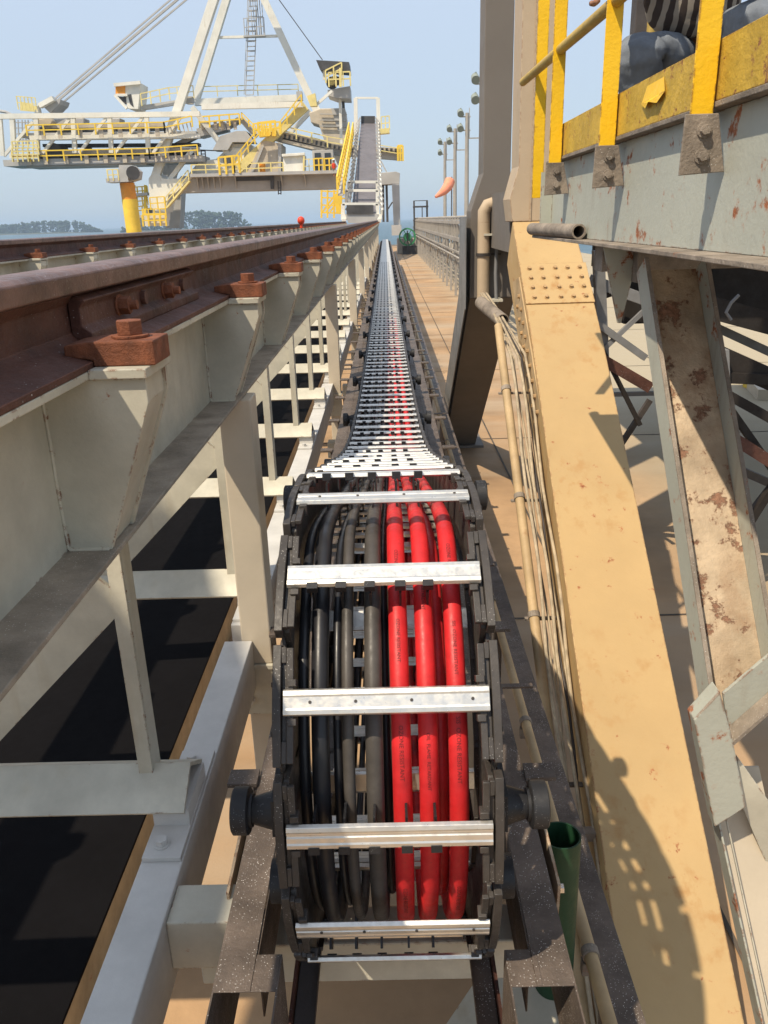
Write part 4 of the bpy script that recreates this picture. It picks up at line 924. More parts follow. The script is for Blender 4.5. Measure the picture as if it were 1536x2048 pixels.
# ------------------------------------------------------------------ tripper conveyor on the rails, far
def rail_(b,p,q,hh=1.1,post=1.6,r=.05,n=None):
    p=Vector(p);q=Vector(q); L_=(q-p).length; n=n or max(2,int(L_/post))
    up=Vector((0,0,-1))
    for f in (1,.52): b.beam(p+up*hh*f,q+up*hh*f,r,r)
    for i in range(n+1):
        a=p+(q-p)*i/n; b.beam(a,a+up*hh,r*1.15,r*1.15,up=(0,1,0))
TPR=thing('tripper_conveyor',(-1.9,72,.1),'white inclined conveyor carrying a grey belt up from the rails towards the shiploader','tripper')
def Q(px,py,Y): return Vector(at(px,py,Y=Y))
yb,yt=72.,100.
bl,br0=Q(702,428,yb),Q(757,428,yb); tl,tr0=Q(722,247,yt),Q(751,247,yt)
part('belt',BELTF,TPR,lambda b:b.prism([bl,br0,tr0,tl],(0,0,.12)))
def side(b,A,B,dx):
    b.beam(A+Vector((dx,0,-.1)),B+Vector((dx,0,-.1)),.22,.45)
part('side_frame',CRW,TPR,lambda b:side(b,br0,tr0,.25)); part('side_frame',CRW,TPR,lambda b:side(b,bl,tl,-.25))
for i in range(22):
    f=(i+.5)/22
    part('idler',CRG,TPR,lambda b:(b.beam(bl+(tl-bl)*f+Vector((-.45,-.2,-.1)),bl+(tl-bl)*f+Vector((.0,-.2,-.75)),.16,.16),b.beam(br0+(tr0-br0)*f+Vector((.45,-.2,-.1)),br0+(tr0-br0)*f+Vector((.0,-.2,-.75)),.16,.16)))
part('head_plate',CRD,TPR,lambda b:b.prism([Q(722,232,yt),Q(750,232,yt),Q(750,252,yt),Q(722,252,yt)],(0,.3,0)))
part('head_frame',CRW,TPR,lambda b:(b.beam(Q(713,300,yt-.5),Q(711,196,yt-.5),.42,.42,up=(0,1,0)),b.beam(Q(758,300,yt-.5),Q(756,196,yt-.5),.42,.42,up=(0,1,0)),b.beam(Q(711,196,yt-.5),Q(756,196,yt-.5),.2,.2,up=(0,1,0))))
for (x0,x1,y_,yy) in ((697,756,364,yb+6),(692,756,381,yb+3),(685,756,408,yb)):
    part('portal_frame',CRW,TPR,lambda b:(b.beam(Q(x0,y_,yy),Q(x1,y_,yy),.22,.3,up=(0,1,0)),b.beam(Q(x0+1,y_,yy),Q(x0+1,y_+26,yy),.3,.3,up=(0,1,0)),b.beam(Q(x1-1,y_,yy),Q(x1-1,y_+26,yy),.3,.3,up=(0,1,0))))
part('tail_plate',CRD,TPR,lambda b:b.prism([Q(693,410,yb-.4),Q(747,410,yb-.4),Q(747,428,yb-.4),Q(693,428,yb-.4)],(0,.1,0)))
part('tail_chute',CRG,TPR,lambda b:b.prism([Q(690,428,yb-.3),Q(757,428,yb-.3),Q(750,446,yb-.3),Q(697,446,yb-.3)],(0,1.5,0)))
for x in (688,758): part('bogie',CRW,TPR,lambda b:(b.beam(Q(x,428,yb),Q(x,440,yb),.5,.5,up=(0,1,0)),b.beam(Q(x,440,yb-1.5)+Vector((0,0,.05)),Q(x,440,yb+1.5),.35,.3)))
part('stair',CRY,TPR,lambda b:[(rail_(b,Q(px0,388,yb+1),Q(px1,272,yt-6),1.3,2.2,.12,n=16)) for px0,px1 in ((675,699),(688,707))])
part('stair_tread',CRG,TPR,lambda b:b.prism([Q(676,389,yb+1),Q(688,389,yb+1),Q(707,273,yt-6),Q(699,273,yt-6)],(0,0,.1)))
def ycage(b):
    for px in (643,655,668): b.beam(Q(px,436,yb+4),Q(px,380,yb+4),.16,.16,up=(0,1,0))
    for py in (382,395,410,425): b.beam(Q(642,py,yb+4),Q(690,py+2,yb+4),.12,.12,up=(0,1,0))
    for px in (645,652,660): b.beam(Q(px,424,yb+6),Q(px+26,388,yb+6),.14,.14,up=(0,1,0))
    b.prism([Q(668,388,yb+3),Q(684,384,yb+3),Q(684,424,yb+3),Q(672,426,yb+3)],(0,.2,0))
part('stair_cage',CRY,TPR,ycage)
part('side_platform',CRYP,TPR,lambda b:(rail_(b,Q(763,262,yt-3),Q(779,260,yt-3),1.4,.5,.1),b.beam(Q(758,264,yt-3),Q(779,262,yt-3),1.2,.5)))
# ------------------------------------------------------------------ shiploader
CYY=105.
def C(px,py,dy=0): return Vector(at(px,py,Y=CYY+dy))
SL=thing('shiploader',(-20,CYY,3.4),'huge white and yellow shiploader with a raised mast and a trussed boom to the left','shiploader')
UPY=(0,1,0)
def mem(name,m,p,q,wd,d=None,dy=0,dy2=None,bev=0):
    dy2=dy if dy2 is None else dy2
    return part(name,m,SL,lambda b:b.beam(C(*p,dy),C(*q,dy2),d or wd,wd,up=UPY),bevel=bev)
# mast
mem('mast_leg',CRW,(311,356),(459,-95),.95,dy=0)
mem('mast_leg',CRW,(392,200),(482,-95),.85,dy=9)
mem('mast_leg',CRW,(625,205),(484,-95),.85,dy=9)
mem('mast_leg',CRW,(684,330),(622,196),.95,dy=9)
mem('mast_tie',CRW,(436,75),(555,72),.28,dy=9)
mem('mast_head',CRG,(455,-98),(490,-98),1.6,dy=4)
for dx_ in (0,1): 
    mem('boom_stay',CRG,(112,204),(470,-98),.24,dy=3,dy2=6) if dx_==0 else mem('boom_stay',CRG,(122,208),(480,-90),.18,dy=9,dy2=8)
mem('boom_stay',CRG,(102,204),(462,-104),.16,dy=2,dy2=5)
mem('back_stay',CRD,(645,120),(490,-95),.10,dy=8)
def ladder(b):
    p,q=C(499,190,9),C(509,-60,9)
    for dx in (-.5,.5): b.beam(p+Vector((dx,0,0)),q+Vector((dx,0,0)),.10,.10,up=UPY)
    for i in range(26):
        a=p+(q-p)*i/25; b.beam(a+Vector((-.5,0,0)),a+Vector((.5,0,0)),.09,.09,up=UPY)
        if i%2: b.beam(a+Vector((-.6,-.5,0)),a+Vector((.6,-.5,0)),.07,.07,up=UPY)
    for dx in (-.6,.6): b.beam(p+Vector((dx,-.5,0)),q+Vector((dx,-.5,0)),.07,.07,up=UPY)
part('ladder',CRG,SL,ladder)
part('ladder_platform',CRG,SL,lambda b:(rail_(b,C(490,74,8),C(530,72,8),2.0,.45,.08),rail_(b,C(506,72,8),C(528,71,10),4.0,.45,.07),b.beam(C(488,74,8),C(531,72,8),.9,.15)))
# upper tie beams
mem('tie_beam',CRW,(390,205),(598,196),.75,dy=9)
mem('tie_beam',CRW,(404,214),(606,209),.6,dy=0)
mem('tie_node',CRG,(594,193),(605,192),1.0,dy=8.5)
mem('tie_node',CRT,(374,201),(386,201),.8,dy=3)
part('railing',CRYP,SL,lambda b:rail_(b,C(395,194,12),C(597,189,12),1.2,2.6,.09))
# struts
mem('strut',CRW,(384,214),(470,325),.6,dy=0,dy2=1)
mem('strut',CRW,(385,300),(330,372),.5,dy=0)
mem('rear_strut',CRG,(352,322),(338,372),1.1,dy=9)
# stair strut in yellow from deck to the upper node
mem('stair_strut',CRYP,(478,338),(612,212),.95,dy=1)
mem('stair_strut',CRW,(520,330),(622,222),.5,dy=8)
part('stair_railing',CRY,SL,lambda b:rail_(b,C(470,338,-1),C(524,272,-1),1.2,1.1,.12))
part('stair_railing',CRY,SL,lambda b:rail_(b,C(560,268,-1),C(604,212,-1),1.2,1.1,.12))
# operator cab arm
part('arm',CRG,SL,lambda b:b.beam(C(285,216,1),C(388,200,1),.5,.5,up=UPY)); part('arm_railing',CRYP,SL,lambda b:(rail_(b,C(284,212,0),C(340,200,0),1.3,.9,.1),rail_(b,C(340,200,0),C(388,196,0),1.3,.9,.08)))
cabp=[C(229,172),C(245,167),C(281,166),C(278,218),C(252,216),C(230,193)]
cab=part('cab',CRW,SL,lambda b:b.prism([C(238,168),C(281,166),C(276,218),C(256,217)],(0,3.2,0)))
part('cab_roof',CRW,cab,lambda b:b.beam(C(228,170,-.3),C(281,165,-.3),.35,.3,up=UPY))
part('cab_window',CRO,cab,lambda b:b.prism([C(231,172,-.1),C(250,172,-.1),C(250,188,-.1),C(231,188,-.1)],(0,.5,0)))
part('cab_floor',CRW,cab,lambda b:(b.beam(C(230,190,-.2),C(254,217,-.2),.3,.4,up=UPY),b.beam(C(231,190,-.2),C(255,190,-.2),.25,.3,up=UPY)))
part('cab_window',CRD,cab,lambda b:b.prism([C(256,190,-.05),C(262,188,-.05),C(267,214,-.05),C(260,208,-.05)],(0,.2,0)))
part('cab_window',CRD,cab,lambda b:b.prism([C(236,193,-.05),C(252,194,-.05),C(253,208,-.05),C(244,206,-.05)],(0,1.,0)))
# boom: two truss sides
def truss(b,dy,full=True):
    b.beam(C(0,233,dy),C(400,228,dy),.55,.5,up=UPY)
    b.beam(C(20,312,dy),C(75,312,dy),.5,.4,up=UPY); b.beam(C(0,236,dy),C(6,312,dy),.45,.4,up=UPY)
    b.beam(C(8,312,dy),C(66,244,dy),.32,.3,up=UPY)
    for x in (24,72,146,219,293): b.beam(C(x,230,dy),C(x+4,306,dy),.5,.4,up=UPY)
    for x in (86,158,230,306): b.beam(C(x,306,dy),C(x+56,234,dy),.32,.3,up=UPY)
    b.beam(C(60,276,dy),C(400,272,dy),.5,.35,up=UPY)
part('boom_truss',CRW,SL,lambda b:truss(b,-1)); part('boom_truss',CRG,SL,lambda b:truss(b,5.5))
part('boom_deck',CRG,SL,lambda b:(b.beam(C(25,329,1),C(412,319,1),.7,5,up=UPY),b.beam(C(66,333,1),C(300,327,1),.5,4,up=UPY)))
part('boom_deck',CRG,SL,lambda b:b.beam(C(55,274,1.5),C(400,270,1.5),.45,4.5,up=UPY))
part('boom_conveyor',CRD,SL,lambda b:(b.beam(C(90,292,2),C(400,290,2),.35,1.5,up=UPY),b.beam(C(75,260,2),C(330,256,2),.55,1.2,up=UPY),b.beam(C(80,315,2),C(395,308,2),.7,1.2,up=UPY)))
part('boom_panel',CRT,SL,lambda b:(b.beam(C(85,253,.5),C(330,249,.5),.42,.1,up=UPY),b.beam(C(80,305,.5),C(400,299,.5),.5,.1,up=UPY)))
for (p,q,dy) in (((55,272),(330,266),-2),((330,266),(385,254),-2),((27,324),(300,318),-2),((300,318),(396,311),-2)):
    part('boom_railing',CRY,SL,lambda b:(rail_(b,C(*p,dy),C(*q,dy),1.15,1.9,.13),))
    part('boom_panel',CRO if 0 else CRT,SL,lambda b:[b.beam(C(p[0]+ (q[0]-p[0])*f,p[1]+(q[1]-p[1])*f-2,dy+.2),C(p[0]+(q[0]-p[0])*(f+.03),p[1]+(q[1]-p[1])*(f+.03)-2,dy+.2),.9,.1,up=UPY) for f in (.1,.22,.37,.52,.66,.8,.93)])
part('boom_cage',CRYP,SL,lambda b:[rail_(b,C(26,324-i*13,-2.2),C(78,323-i*13,-2.2),.8,.55,.12) for i in range(3)])
part('boom_end_frame',CRG,SL,lambda b:[b.beam(C(x,240,2),C(x+2,290,2),.12,.12,up=UPY) for x in (30,36,44,50,56)]+[b.beam(C(28,y,2),C(60,y,2),.1,.1,up=UPY) for y in (245,256,268,280)])
part('drive_unit',CRT,SL,lambda b:b.prism([C(76,238),C(100,235),C(106,242),C(100,252),C(76,252)],(0,2,0)),bevel=.1)
part('drive_unit',CRG,SL,lambda b:(b.prism([C(100,238,1),C(168,236,1),C(168,250,1),C(112,252,1)],(0,2,0)),b.prism([C(222,236,1),C(240,236,1),C(240,248,1),C(222,248,1)],(0,2,0))),bevel=.1)
part('hoist_drum',CRD,SL,lambda b:(b.cyl(C(108,302,0),C(108,302,3),.9,n=14),b.cyl(C(126,302,1),C(126,302,3),.7,n=14),b.cyl(C(175,300,1),C(175,300,3),.6,n=14),b.cyl(C(240,299,1),C(240,299,3),.5,n=14)))
part('sheave_box',CRG,SL,lambda b:b.prism([C(85,212,1),C(104,197,1),C(121,199,1),C(118,208,1),C(100,226,1)],(0,3,0)))
part('sheave_box',CRW,SL,lambda b:(b.beam(C(80,212,.5),C(108,197,.5),.5,.8,up=UPY),b.prism([C(70,222,.5),C(76,208,.5),C(82,236,.5),C(64,240,.5)],(0,.6,0))))
part('sheave_cage',CRYP,SL,lambda b:(rail_(b,C(37,219,0),C(74,222,0),1.4,.4,.09),b.prism([C(40,203,2),C(56,206,2),C(76,214,2),C(74,224,2),C(40,221,2)],(0,.1,0))))
part('tip_curve',CRG,SL,lambda b:b.tube([C(0,222,2),C(12,224,2),C(24,230,2)],.18,n=6))
# right part of boom: hinged hump with machinery
part('hump_frame',CRG,SL,lambda b:(b.beam(C(345,296,2),C(400,268,2),.6,1.2,up=UPY),b.beam(C(400,268,2),C(455,254,2),.9,3,up=UPY),b.beam(C(455,254,2),C(480,240,2),.4,2.5,up=UPY),b.beam(C(484,240,2),C(512,272,2),.5,2.5,up=UPY)))
part('hump_railing',CRY,SL,lambda b:(rail_(b,C(400,256,0),C(480,250,0),1.2,1.0,.15),rail_(b,C(484,240,0),C(512,268,0),.8,.8,.12)))
part('hump_panel',CRT,SL,lambda b:[b.beam(C(402+i*13,251,.4),C(408+i*13,250.5,.4),.9,.2,up=UPY) for i in range(6)])
part('hump_chute',CRG,SL,lambda b:b.prism([C(465,284,0),C(455,300,0),C(425,300,0),C(440,272,0),C(472,262,0),C(492,262,0),C(508,284,0)],(0,3,0)))
part('boom_machinery',CRD,SL,lambda b:b.prism([C(428,276,1.5),C(462,270,1.5),C(452,292,1.5),C(436,292,1.5)],(0,1.5,0)))
part('access_ladder',CRD,SL,lambda b:(b.beam(C(402,300,1),C(404,326,1),.12,.12,up=UPY),b.beam(C(410,300,1),C(412,324,1),.12,.12,up=UPY),[b.beam(C(402,y,1),C(411,y,1),.1,.1,up=UPY) for y in (302,308,314,320)]))
mem('tie_rod',CRD,(400,300),(446,302),.12,dy=1)
# portal girder
part('portal_girder',CRG,SL,lambda b:b.prism([C(362,352,0),C(684,343,0),C(684,377,0),C(352,386,0),C(345,372,0)],(0,3.0,0)),bevel=.05)
part('girder_rib',CRG,SL,lambda b:[b.prism([C(x,352-.03*(x-360),-1.2),C(x+1.5,352-.03*(x-360),-1.2),C(x+6,380-.03*(x-360),-.05),C(x+4,380-.03*(x-360),-.05)],(0,1.1,0)) for x in (392,402,413,425,437,468,560,607)])
part('walkway',CRG,SL,lambda b:b.beam(C(384,352,-1.2),C(685,344,-1.2),.35,2.2,up=UPY))
part('walkway_railing',CRYP,SL,lambda b:(rail_(b,C(384,351,-2.2),C(470,349,-2.2),1.15,1.3,.12),rail_(b,C(470,349,-2.2),C(567,346,-2.2),1.15,1.3,.12)))
part('portal_corner',CRW,SL,lambda b:b.prism([C(297,357,-.5),C(303,348,-.5),C(318,348,-.5),C(325,357,-.5),C(372,357,-.5),C(388,350,-.5),C(352,386,-.5),C(337,390,-.5),C(332,424,-.5),C(300,420,-.5)],(0,3.5,0)),bevel=.05)
part('portal_leg',CRW,SL,lambda b:b.prism([C(301,395,0),C(332,395,0),C(330,440,0),C(303,440,0)],(0,2.5,0)))
part('portal_leg',CRG,SL,lambda b:b.prism([C(341,386,8),C(363,382,8),C(359,457,8),C(331,457,8)],(0,2.5,0)))
mem('portal_brace',CRG,(338,330),(332,364),1.0,dy=9)
part('inclined_housing',CRW,SL,lambda b:b.prism([C(372,354,1),C(398,322,1),C(432,318,1),C(464,287,1),C(500,287,1),C(500,352,1)],(0,5,0)),bevel=.1)
part('machine_house',CRT,SL,lambda b:b.prism([C(494,347,.5),C(522,284,.5),C(532,281,.5),C(562,287,.5),C(562,346,.5)],(0,5,0)),bevel=.05)
part('house_shutter',CRG,SL,lambda b:(b.prism([C(500,347,.2),C(524,292,.2),C(528,292,.2),C(506,347,.2)],(0,.25,0)),b.prism([C(556,288,.2),C(562,288,.2),C(562,346,.2),C(556,346,.2)],(0,.25,0))))
part('house_louvre',CRW,SL,lambda b:b.prism([C(430,340,.7),C(466,296,.7),C(492,296,.7),C(480,345,.7)],(0,.25,0)))
mem('dark_notch',CRD,(448,322),(464,320),1.0,dy=.6)
part('yellow_cluster',CRY,SL,lambda b:(rail_(b,C(508,272,-1),C(562,268,-1),1.3,.6,.16),rail_(b,C(516,266,-1),C(552,262,-1),1.1,.5,.14),b.prism([C(520,262,0),C(528,256,0),C(540,258,0),C(540,272,0),C(518,274,0)],(0,1,0)),b.prism([C(544,258,0),C(552,258,0),C(552,272,0),C(544,272,0)],(0,1,0)),rail_(b,C(440,350,-2.3),C(480,346,-2.3),1.9,.7,.2)))
part('electric_house',CRW,SL,lambda b:(b.prism([C(566,312,-.8),C(608,309,-.8),C(607,348,-.8),C(566,350,-.8)],(0,3,0)),b.beam(C(564,311,-1.),C(610,308,-1.),.3,.4,up=UPY)),bevel=.04)
part('house_railing',CRYP,SL,lambda b:(b.beam(C(607,350,-2),C(608,312,-2),.18,.18,up=UPY),rail_(b,C(608,348,-1.5),C(630,347,-1.5),1.6,1,.08)))
cb=part('control_cabin',CRG,SL,lambda b:b.prism([C(624,301,-1),C(666,299,-1),C(667,344,-1),C(627,345,-1)],(0,2.5,0)),bevel=.04)
for x in (629,649): part('window',GLS,cb,lambda b:b.prism([C(x,306,-1.1),C(x+12,305.5,-1.1),C(x+13,342,-1.1),C(x+1,342.5,-1.1)],(0,.2,0)))
for x in (629,650): part('cabin_railing',CRY,cb,lambda b:rail_(b,C(x,345,-1.9),C(x+19,344,-1.9),1.5,1.1,.14))
part('drum',CRO,SL,lambda b:b.cyl(C(524,346,-1.6),C(524,326,-1.6),.42,n=14))
part('hanging_ladder',CRD,SL,lambda b:(b.beam(C(556,362,-.4),C(557,389,-.4),.12,.12,up=UPY),b.beam(C(561,362,-.4),C(562,389,-.4),.12,.12,up=UPY),[b.beam(C(556,y,-.4),C(562,y,-.4),.1,.1,up=UPY) for y in (376,381,387)],b.beam(C(544,352,-.6),C(545,378,-.6),.4,.5,up=UPY)))
part('girder_bay',CRD,SL,lambda b:b.beam(C(470,358,-.2),C(548,356,-.2),.5,.2,up=UPY))
# right conveyor and counterweight
part('rear_conveyor',CRG,SL,lambda b:(b.beam(C(552,274,3),C(655,300,3),.9,2.5,up=UPY),b.beam(C(655,300,3),C(806,312,3),1.0,2.5,up=UPY)))
part('rear_gallery',CRT,SL,lambda b:(b.beam(C(565,271,1.4),C(655,291,1.4),.8,.3,up=UPY),b.beam(C(565,280,1.4),C(650,300,1.4),.5,.3,up=UPY),b.beam(C(655,291,1.4),C(800,303,1.4),.6,.3,up=UPY)))
part('rear_opening',CRD,SL,lambda b:[b.beam(C(568+i*9,272+i*1.9,1.1),C(572+i*9,273+i*1.9,1.1),.45,.1,up=UPY) for i in range(16)]+[b.beam(C(762+i*9,300+i*.5,1.1),C(767+i*9,300.4+i*.5,1.1),.5,.1,up=UPY) for i in range(5)])
part('rear_railing',CRYP,SL,lambda b:(rail_(b,C(562,271,.8),C(655,293,.8),1.1,1.5,.12),rail_(b,C(655,295,.8),C(796,318,.8),1.2,2,.1)))
part('rear_end',CRY,SL,lambda b:(rail_(b,C(796,322,.8),C(806,322,.8),1.7,.6,.2),rail_(b,C(797,322,4),C(806,322,4),1.7,.6,.2)))
part('transfer_hopper',CRT,SL,lambda b:b.prism([C(618,225,5),C(640,217,5),C(690,216,5),C(696,262,5),C(692,300,5),C(650,285,5),C(638,250,5),C(622,245,5)],(0,4,0)),bevel=.1)
part('transfer_hopper',CRG,SL,lambda b:b.prism([C(662,217,4.8),C(690,216,4.8),C(694,262,4.8),C(676,262,4.8)],(0,.2,0)))
part('hopper_seam',CRG,SL,lambda b:[b.beam(C(640,y,4.7),C(694,y+1,4.7),.1,.2,up=UPY) for y in (228,240,252)])
mem('post',CRW,(680,196),(683,302),.34,dy=3)
mem('post',CRD,(686,198),(687,216),.34,dy=5)
part('top_platform',CRG,SL,lambda b:(b.prism([C(655,180,2),C(700,172,2),C(701,197,2),C(672,196,2),C(655,190,2)],(0,4,0)),))
part('top_railing',CRYP,SL,lambda b:(rail_(b,C(658,174,1),C(701,172,1),1.5,.7,.14),rail_(b,C(652,166,1),C(684,150,1),1.3,.8,.14),b.beam(C(681,174,1),C(681,136,1),.3,.3,up=UPY),b.prism([C(655,160,2),C(668,150,2),C(674,152,2),C(674,168,2),C(660,170,2)],(0,1,0)),b.prism([C(614,192,0),C(630,186,0),C(634,212,0),C(620,212,0)],(0,1,0))))
part('top_winch',CRD,SL,lambda b:(b.cyl(C(664,166,3),C(664,166,5),.7,n=12),b.cyl(C(672,162,2),C(676,162,5),.5,n=12)))
part('canopy_roof',CRD,SL,lambda b:b.prism([C(632,120,1),C(698,124,1),C(700,144,1),C(640,139,1),],(0,4,-.2)))
for (x,y) in ((648,160),(678,150)): mem('canopy_post',CRW,(x,y),(x,122),.26,dy=1.5)
mem('top_strut',CRW,(632,210),(664,182),.3,dy=1)
mem('lower_strut',CRG,(762,322),(774,346),.15,dy=1)
# right portal leg
part('portal_head',CRG,SL,lambda b:b.prism([C(755,346,-1),C(792,343,-1),C(800,346,-1),C(799,368,-1),C(755,370,-1)],(0,3,0)),bevel=.05)
part('portal_leg',CRG,SL,lambda b:b.prism([C(784,368,-1),C(799,368,-1),C(801,460,-1),C(788,462,-1)],(0,2,0)),bevel=.05)
part('portal_post',CRD,SL,lambda b:(b.beam(C(766,369,0),C(767,444,0),.28,.28,up=UPY),b.beam(C(773,369,0),C(775,444,0),.28,.28,up=UPY),b.beam(C(776,418,0),C(785,404,0),.15,.15,up=UPY)))
part('wheel_bogie',CRG,SL,lambda b:(b.beam(C(793,455,-2)+Vector((0,0,.3)),C(793,455,3)+Vector((0,0,.3)),1.2,1.2),))
wg=part('portal_stair',CRY,SL,lambda b:(rail_(b,C(266,432,1),C(296,428,1),1.0,.6,.12),rail_(b,C(266,412,1),C(296,410,1),1.0,.6,.12),rail_(b,C(266,392,1),C(296,390,1),1.0,.6,.12),b.beam(C(268,434,1),C(269,370,1),.2,.2,up=UPY),b.beam(C(290,434,1),C(291,370,1),.3,.3,up=UPY)))
part('portal_platform',CRG,SL,lambda b:(b.beam(C(266,434,1),C(298,432,1),.3,1.5,up=UPY),b.beam(C(266,390,1),C(298,388,1),.3,1.5,up=UPY)))
part('leg_cabin',CRW,SL,lambda b:b.prism([C(288,430,-2),C(331,430,-2),C(330,452,-2),C(290,452,-2)],(0,2,0)))
part('leg_cabin_railing',CRY,SL,lambda b:(rail_(b,C(287,453,-2.6),C(333,452,-2.6),1.3,.6,.16),rail_(b,C(287,438,-2.6),C(333,437,-2.6),1.1,.6,.12),rail_(b,C(302,420,-1.2),C(331,418,-1.2),1.4,.8,.12)))
part('leg_stair',CRYP,SL,lambda b:(rail_(b,C(332,416,-1),C(378,360,-1),1.1,1.2,.1),b.beam(C(334,416,-1),C(380,362,-1),.2,.8,up=UPY)))
part('window',GLS,SL,lambda b:b.prism([C(294,416,-1.1),C(304,416,-1.1),C(304,428,-1.1),C(294,428,-1.1)],(0,.3,0)))
# people far away
fp_=C(668,334,-2.1)
pm=MB(); pm.tube([fp_+Vector((0,0,1.0)),fp_+Vector((0,0,.2)),fp_+Vector((-.02,0,-.35)),fp_+Vector((0,0,-.5))],[.14,.2,.22,.08],n=8); ball(pm,fp_+Vector((0,0,-.68)),.13,.14,.17,8); pm.tube([fp_+Vector((.1,0,-.35)),fp_+Vector((.35,-.2,-.05)),fp_+Vector((.2,-.35,.1))],.07,n=6); pm.tube([fp_+Vector((-.1,0,-.35)),fp_+Vector((-.35,-.2,-.05)),fp_+Vector((-.2,-.35,.1))],.07,n=6)
po_=pm.build('person',SKIN,smooth=True); tag(po_,'tiny person in red shirt and white helmet by the cabin windows of the shiploader','person')
for (nm,m_,f_) in (('shirt',REDP,lambda b:b.tube([fp_+Vector((0,0,.15)),fp_+Vector((-.02,0,-.35)),fp_+Vector((0,0,-.42))],[.22,.25,.12],n=10)),('helmet',HAT,lambda b:ball(b,fp_+Vector((0,0,-.74)),.18,.2,.18,10,0,90))):
    b=MB(); f_(b); me=b.mesh(nm,po_.location,True); me.materials.append(m_); q=D.objects.new(nm,me); COL.objects.link(q); q.parent=po_
# yellow mooring pillar
YP=thing('mooring_pillar',(C(256,450,-12).x,CYY-12,3.4),'thick yellow pillar with a grey head frame under the shiploader boom','pillar')
pa,pb=Vector(at(254,366,Y=93)),Vector(at(264,462,Y=93)); pb=Vector((pa.x+.3,93,12))
part('shaft',CRO,YP,lambda b:b.cyl(pa,pb,.78,.86,n=20),smooth=True)
part('yellow_band',CRY,YP,lambda b:b.cyl(pa+(pb-pa)*.10,pa+(pb-pa)*.34,.815,.835,n=20),smooth=True)
part('head_frame',CRG,YP,lambda b:(b.prism([Vector(at(x,y,Y=92)) for x,y in ((238,330),(262,330),(275,342),(273,358),(250,365),(234,360))],(0,2,0)),b.beam(at(218,362,Y=92.5),at(262,360,Y=92.5),.4,2,up=UPY)))
part('head_railing',CRYP,YP,lambda b:(rail_(b,at(217,362,Y=91.5),at(238,361,Y=91.5),1.1,.5,.1)))
part('head_drum',CRD,YP,lambda b:b.cyl(at(266,346,Y=91.5),at(266,346,Y=94.5),.7,n=14))
# unseen plate added behind the viewpoint, shaped to shade the beams and tie frames
BL=thing('shade_plate',(-1.7,-.5,3.4),'cream inclined shade plate added out of view to the left behind the viewpoint','shade plate')
part('plate',CREAM,BL,lambda b:b.prism([(x,-.45,h) for x,h in ((-1.3,3.35),(-1.3,.2),(-1.75,-1.0),(-2.72,-3.3),(-2.98,-3.88),(-4.3,-6.0),(-4.6,-6.6),(-5.5,-6.6),(-4.3,-4.5),(-3.6,-2.7),(-2.5,-.5),(-2.2,.4),(-2.2,3.35))],(0,-.12,0)))
# ------------------------------------------------------------------ sea haze: one closed box of even air
hz=MB(); hz.box(-9000,9000,-200,12000,-60,13.2)
def hazemat():
    m=D.materials.new('haze'); m.use_nodes=True; n=m.node_tree; n.nodes.remove(n.nodes['Principled BSDF'])
    v=n.nodes.new('ShaderNodeVolumePrincipled'); v.inputs['Color'].default_value=(.62,.80,1,1); v.inputs['Density'].default_value=.0002; v.inputs['Anisotropy'].default_value=0.0
    n.links.new(v.outputs[0],n.nodes['Material Output'].inputs['Volume']); return m
tag(hz.build('haze',hazemat()),kind='stuff')
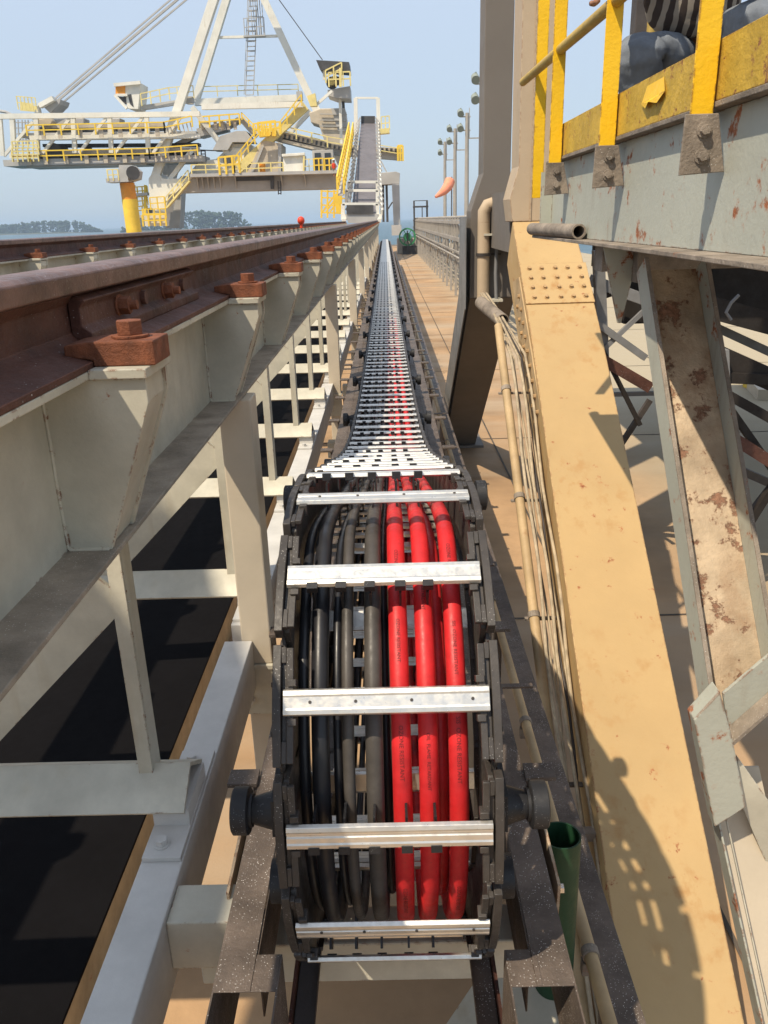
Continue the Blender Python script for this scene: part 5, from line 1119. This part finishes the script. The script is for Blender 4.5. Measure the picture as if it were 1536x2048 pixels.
# ------------------------------------------------------------------ every separate piece of these kinds becomes an object of its own
_SPLIT={'bolt','post','diagonal','chord','leg','crossbar_screw','far_post','far_rail','end_rail','rail','arm','floor','deck_edge','beam','brace','idler','girder_rib','house_shutter','hoist_drum','drive_unit','hopper_seam','portal_post','boom_panel','hump_panel','rear_opening','boom_deck','boom_conveyor','foot','ledge','top_winch','rear_conveyor','rear_gallery','boom_cage','portal_frame','slide_bar','cross_brace'}
_cache={}
def comps(me):
    if me.name in _cache: return _cache[me.name]
    n=len(me.vertices); par=list(range(n))
    def find(a):
        while par[a]!=a: par[a]=par[par[a]]; a=par[a]
        return a
    for e in me.edges:
        a,b_=find(e.vertices[0]),find(e.vertices[1])
        if a!=b_: par[a]=b_
    groups={}
    for f in me.polygons: groups.setdefault(find(f.vertices[0]),[]).append(f)
    out=[me]
    if 1<len(groups)<=60:
        out=[]
        for g in groups.values():
            idx={}; vs=[]; fs=[]
            for f in g:
                q=[]
                for v in f.vertices:
                    if v not in idx: idx[v]=len(vs); vs.append(me.vertices[v].co[:])
                    q.append(idx[v])
                fs.append(q)
            m2=D.meshes.new(me.name); m2.from_pydata(vs,[],fs); m2.materials.append(me.materials[0])
            for p,f in zip(m2.polygons,g): p.use_smooth=f.use_smooth
            out.append(m2)
    _cache[me.name]=out; return out
def group_hex(ms): return ms
for o in list(SC.objects):
    if o.type!='MESH' or not o.parent: continue
    nm=o.name.split('.')[0]
    if nm not in _SPLIT or o.get('kind')=='stuff': continue
    cs=comps(o.data)
    if len(cs)<2: continue
    if nm=='bolt':          # washer and head of one bolt stay together
        ms=sorted(cs,key=lambda m:-len(m.vertices)); heads=[m for m in ms if len(m.vertices)==12]; wash=[m for m in ms if len(m.vertices)!=12]
        if len(heads)<2: continue
        new=[]
        for h_ in heads:
            hc_=sum((v.co for v in h_.vertices),Vector())/len(h_.vertices)
            w_=min(wash,key=lambda m:((sum((v.co for v in m.vertices),Vector())/len(m.vertices))-hc_).length) if wash else None
            bm=bmesh.new(); bm.from_mesh(h_)
            if w_ is not None: bm.from_mesh(w_)
            m3=D.meshes.new('bolt'); bm.to_mesh(m3); bm.free(); m3.materials.append(h_.materials[0]); new.append(m3)
        cs=new
    mats=o.data
    o.data=cs[0]
    for m_ in cs[1:]:
        q=o.copy(); q.data=m_; COL.objects.link(q); q.parent=o.parent
if 1:
    pass
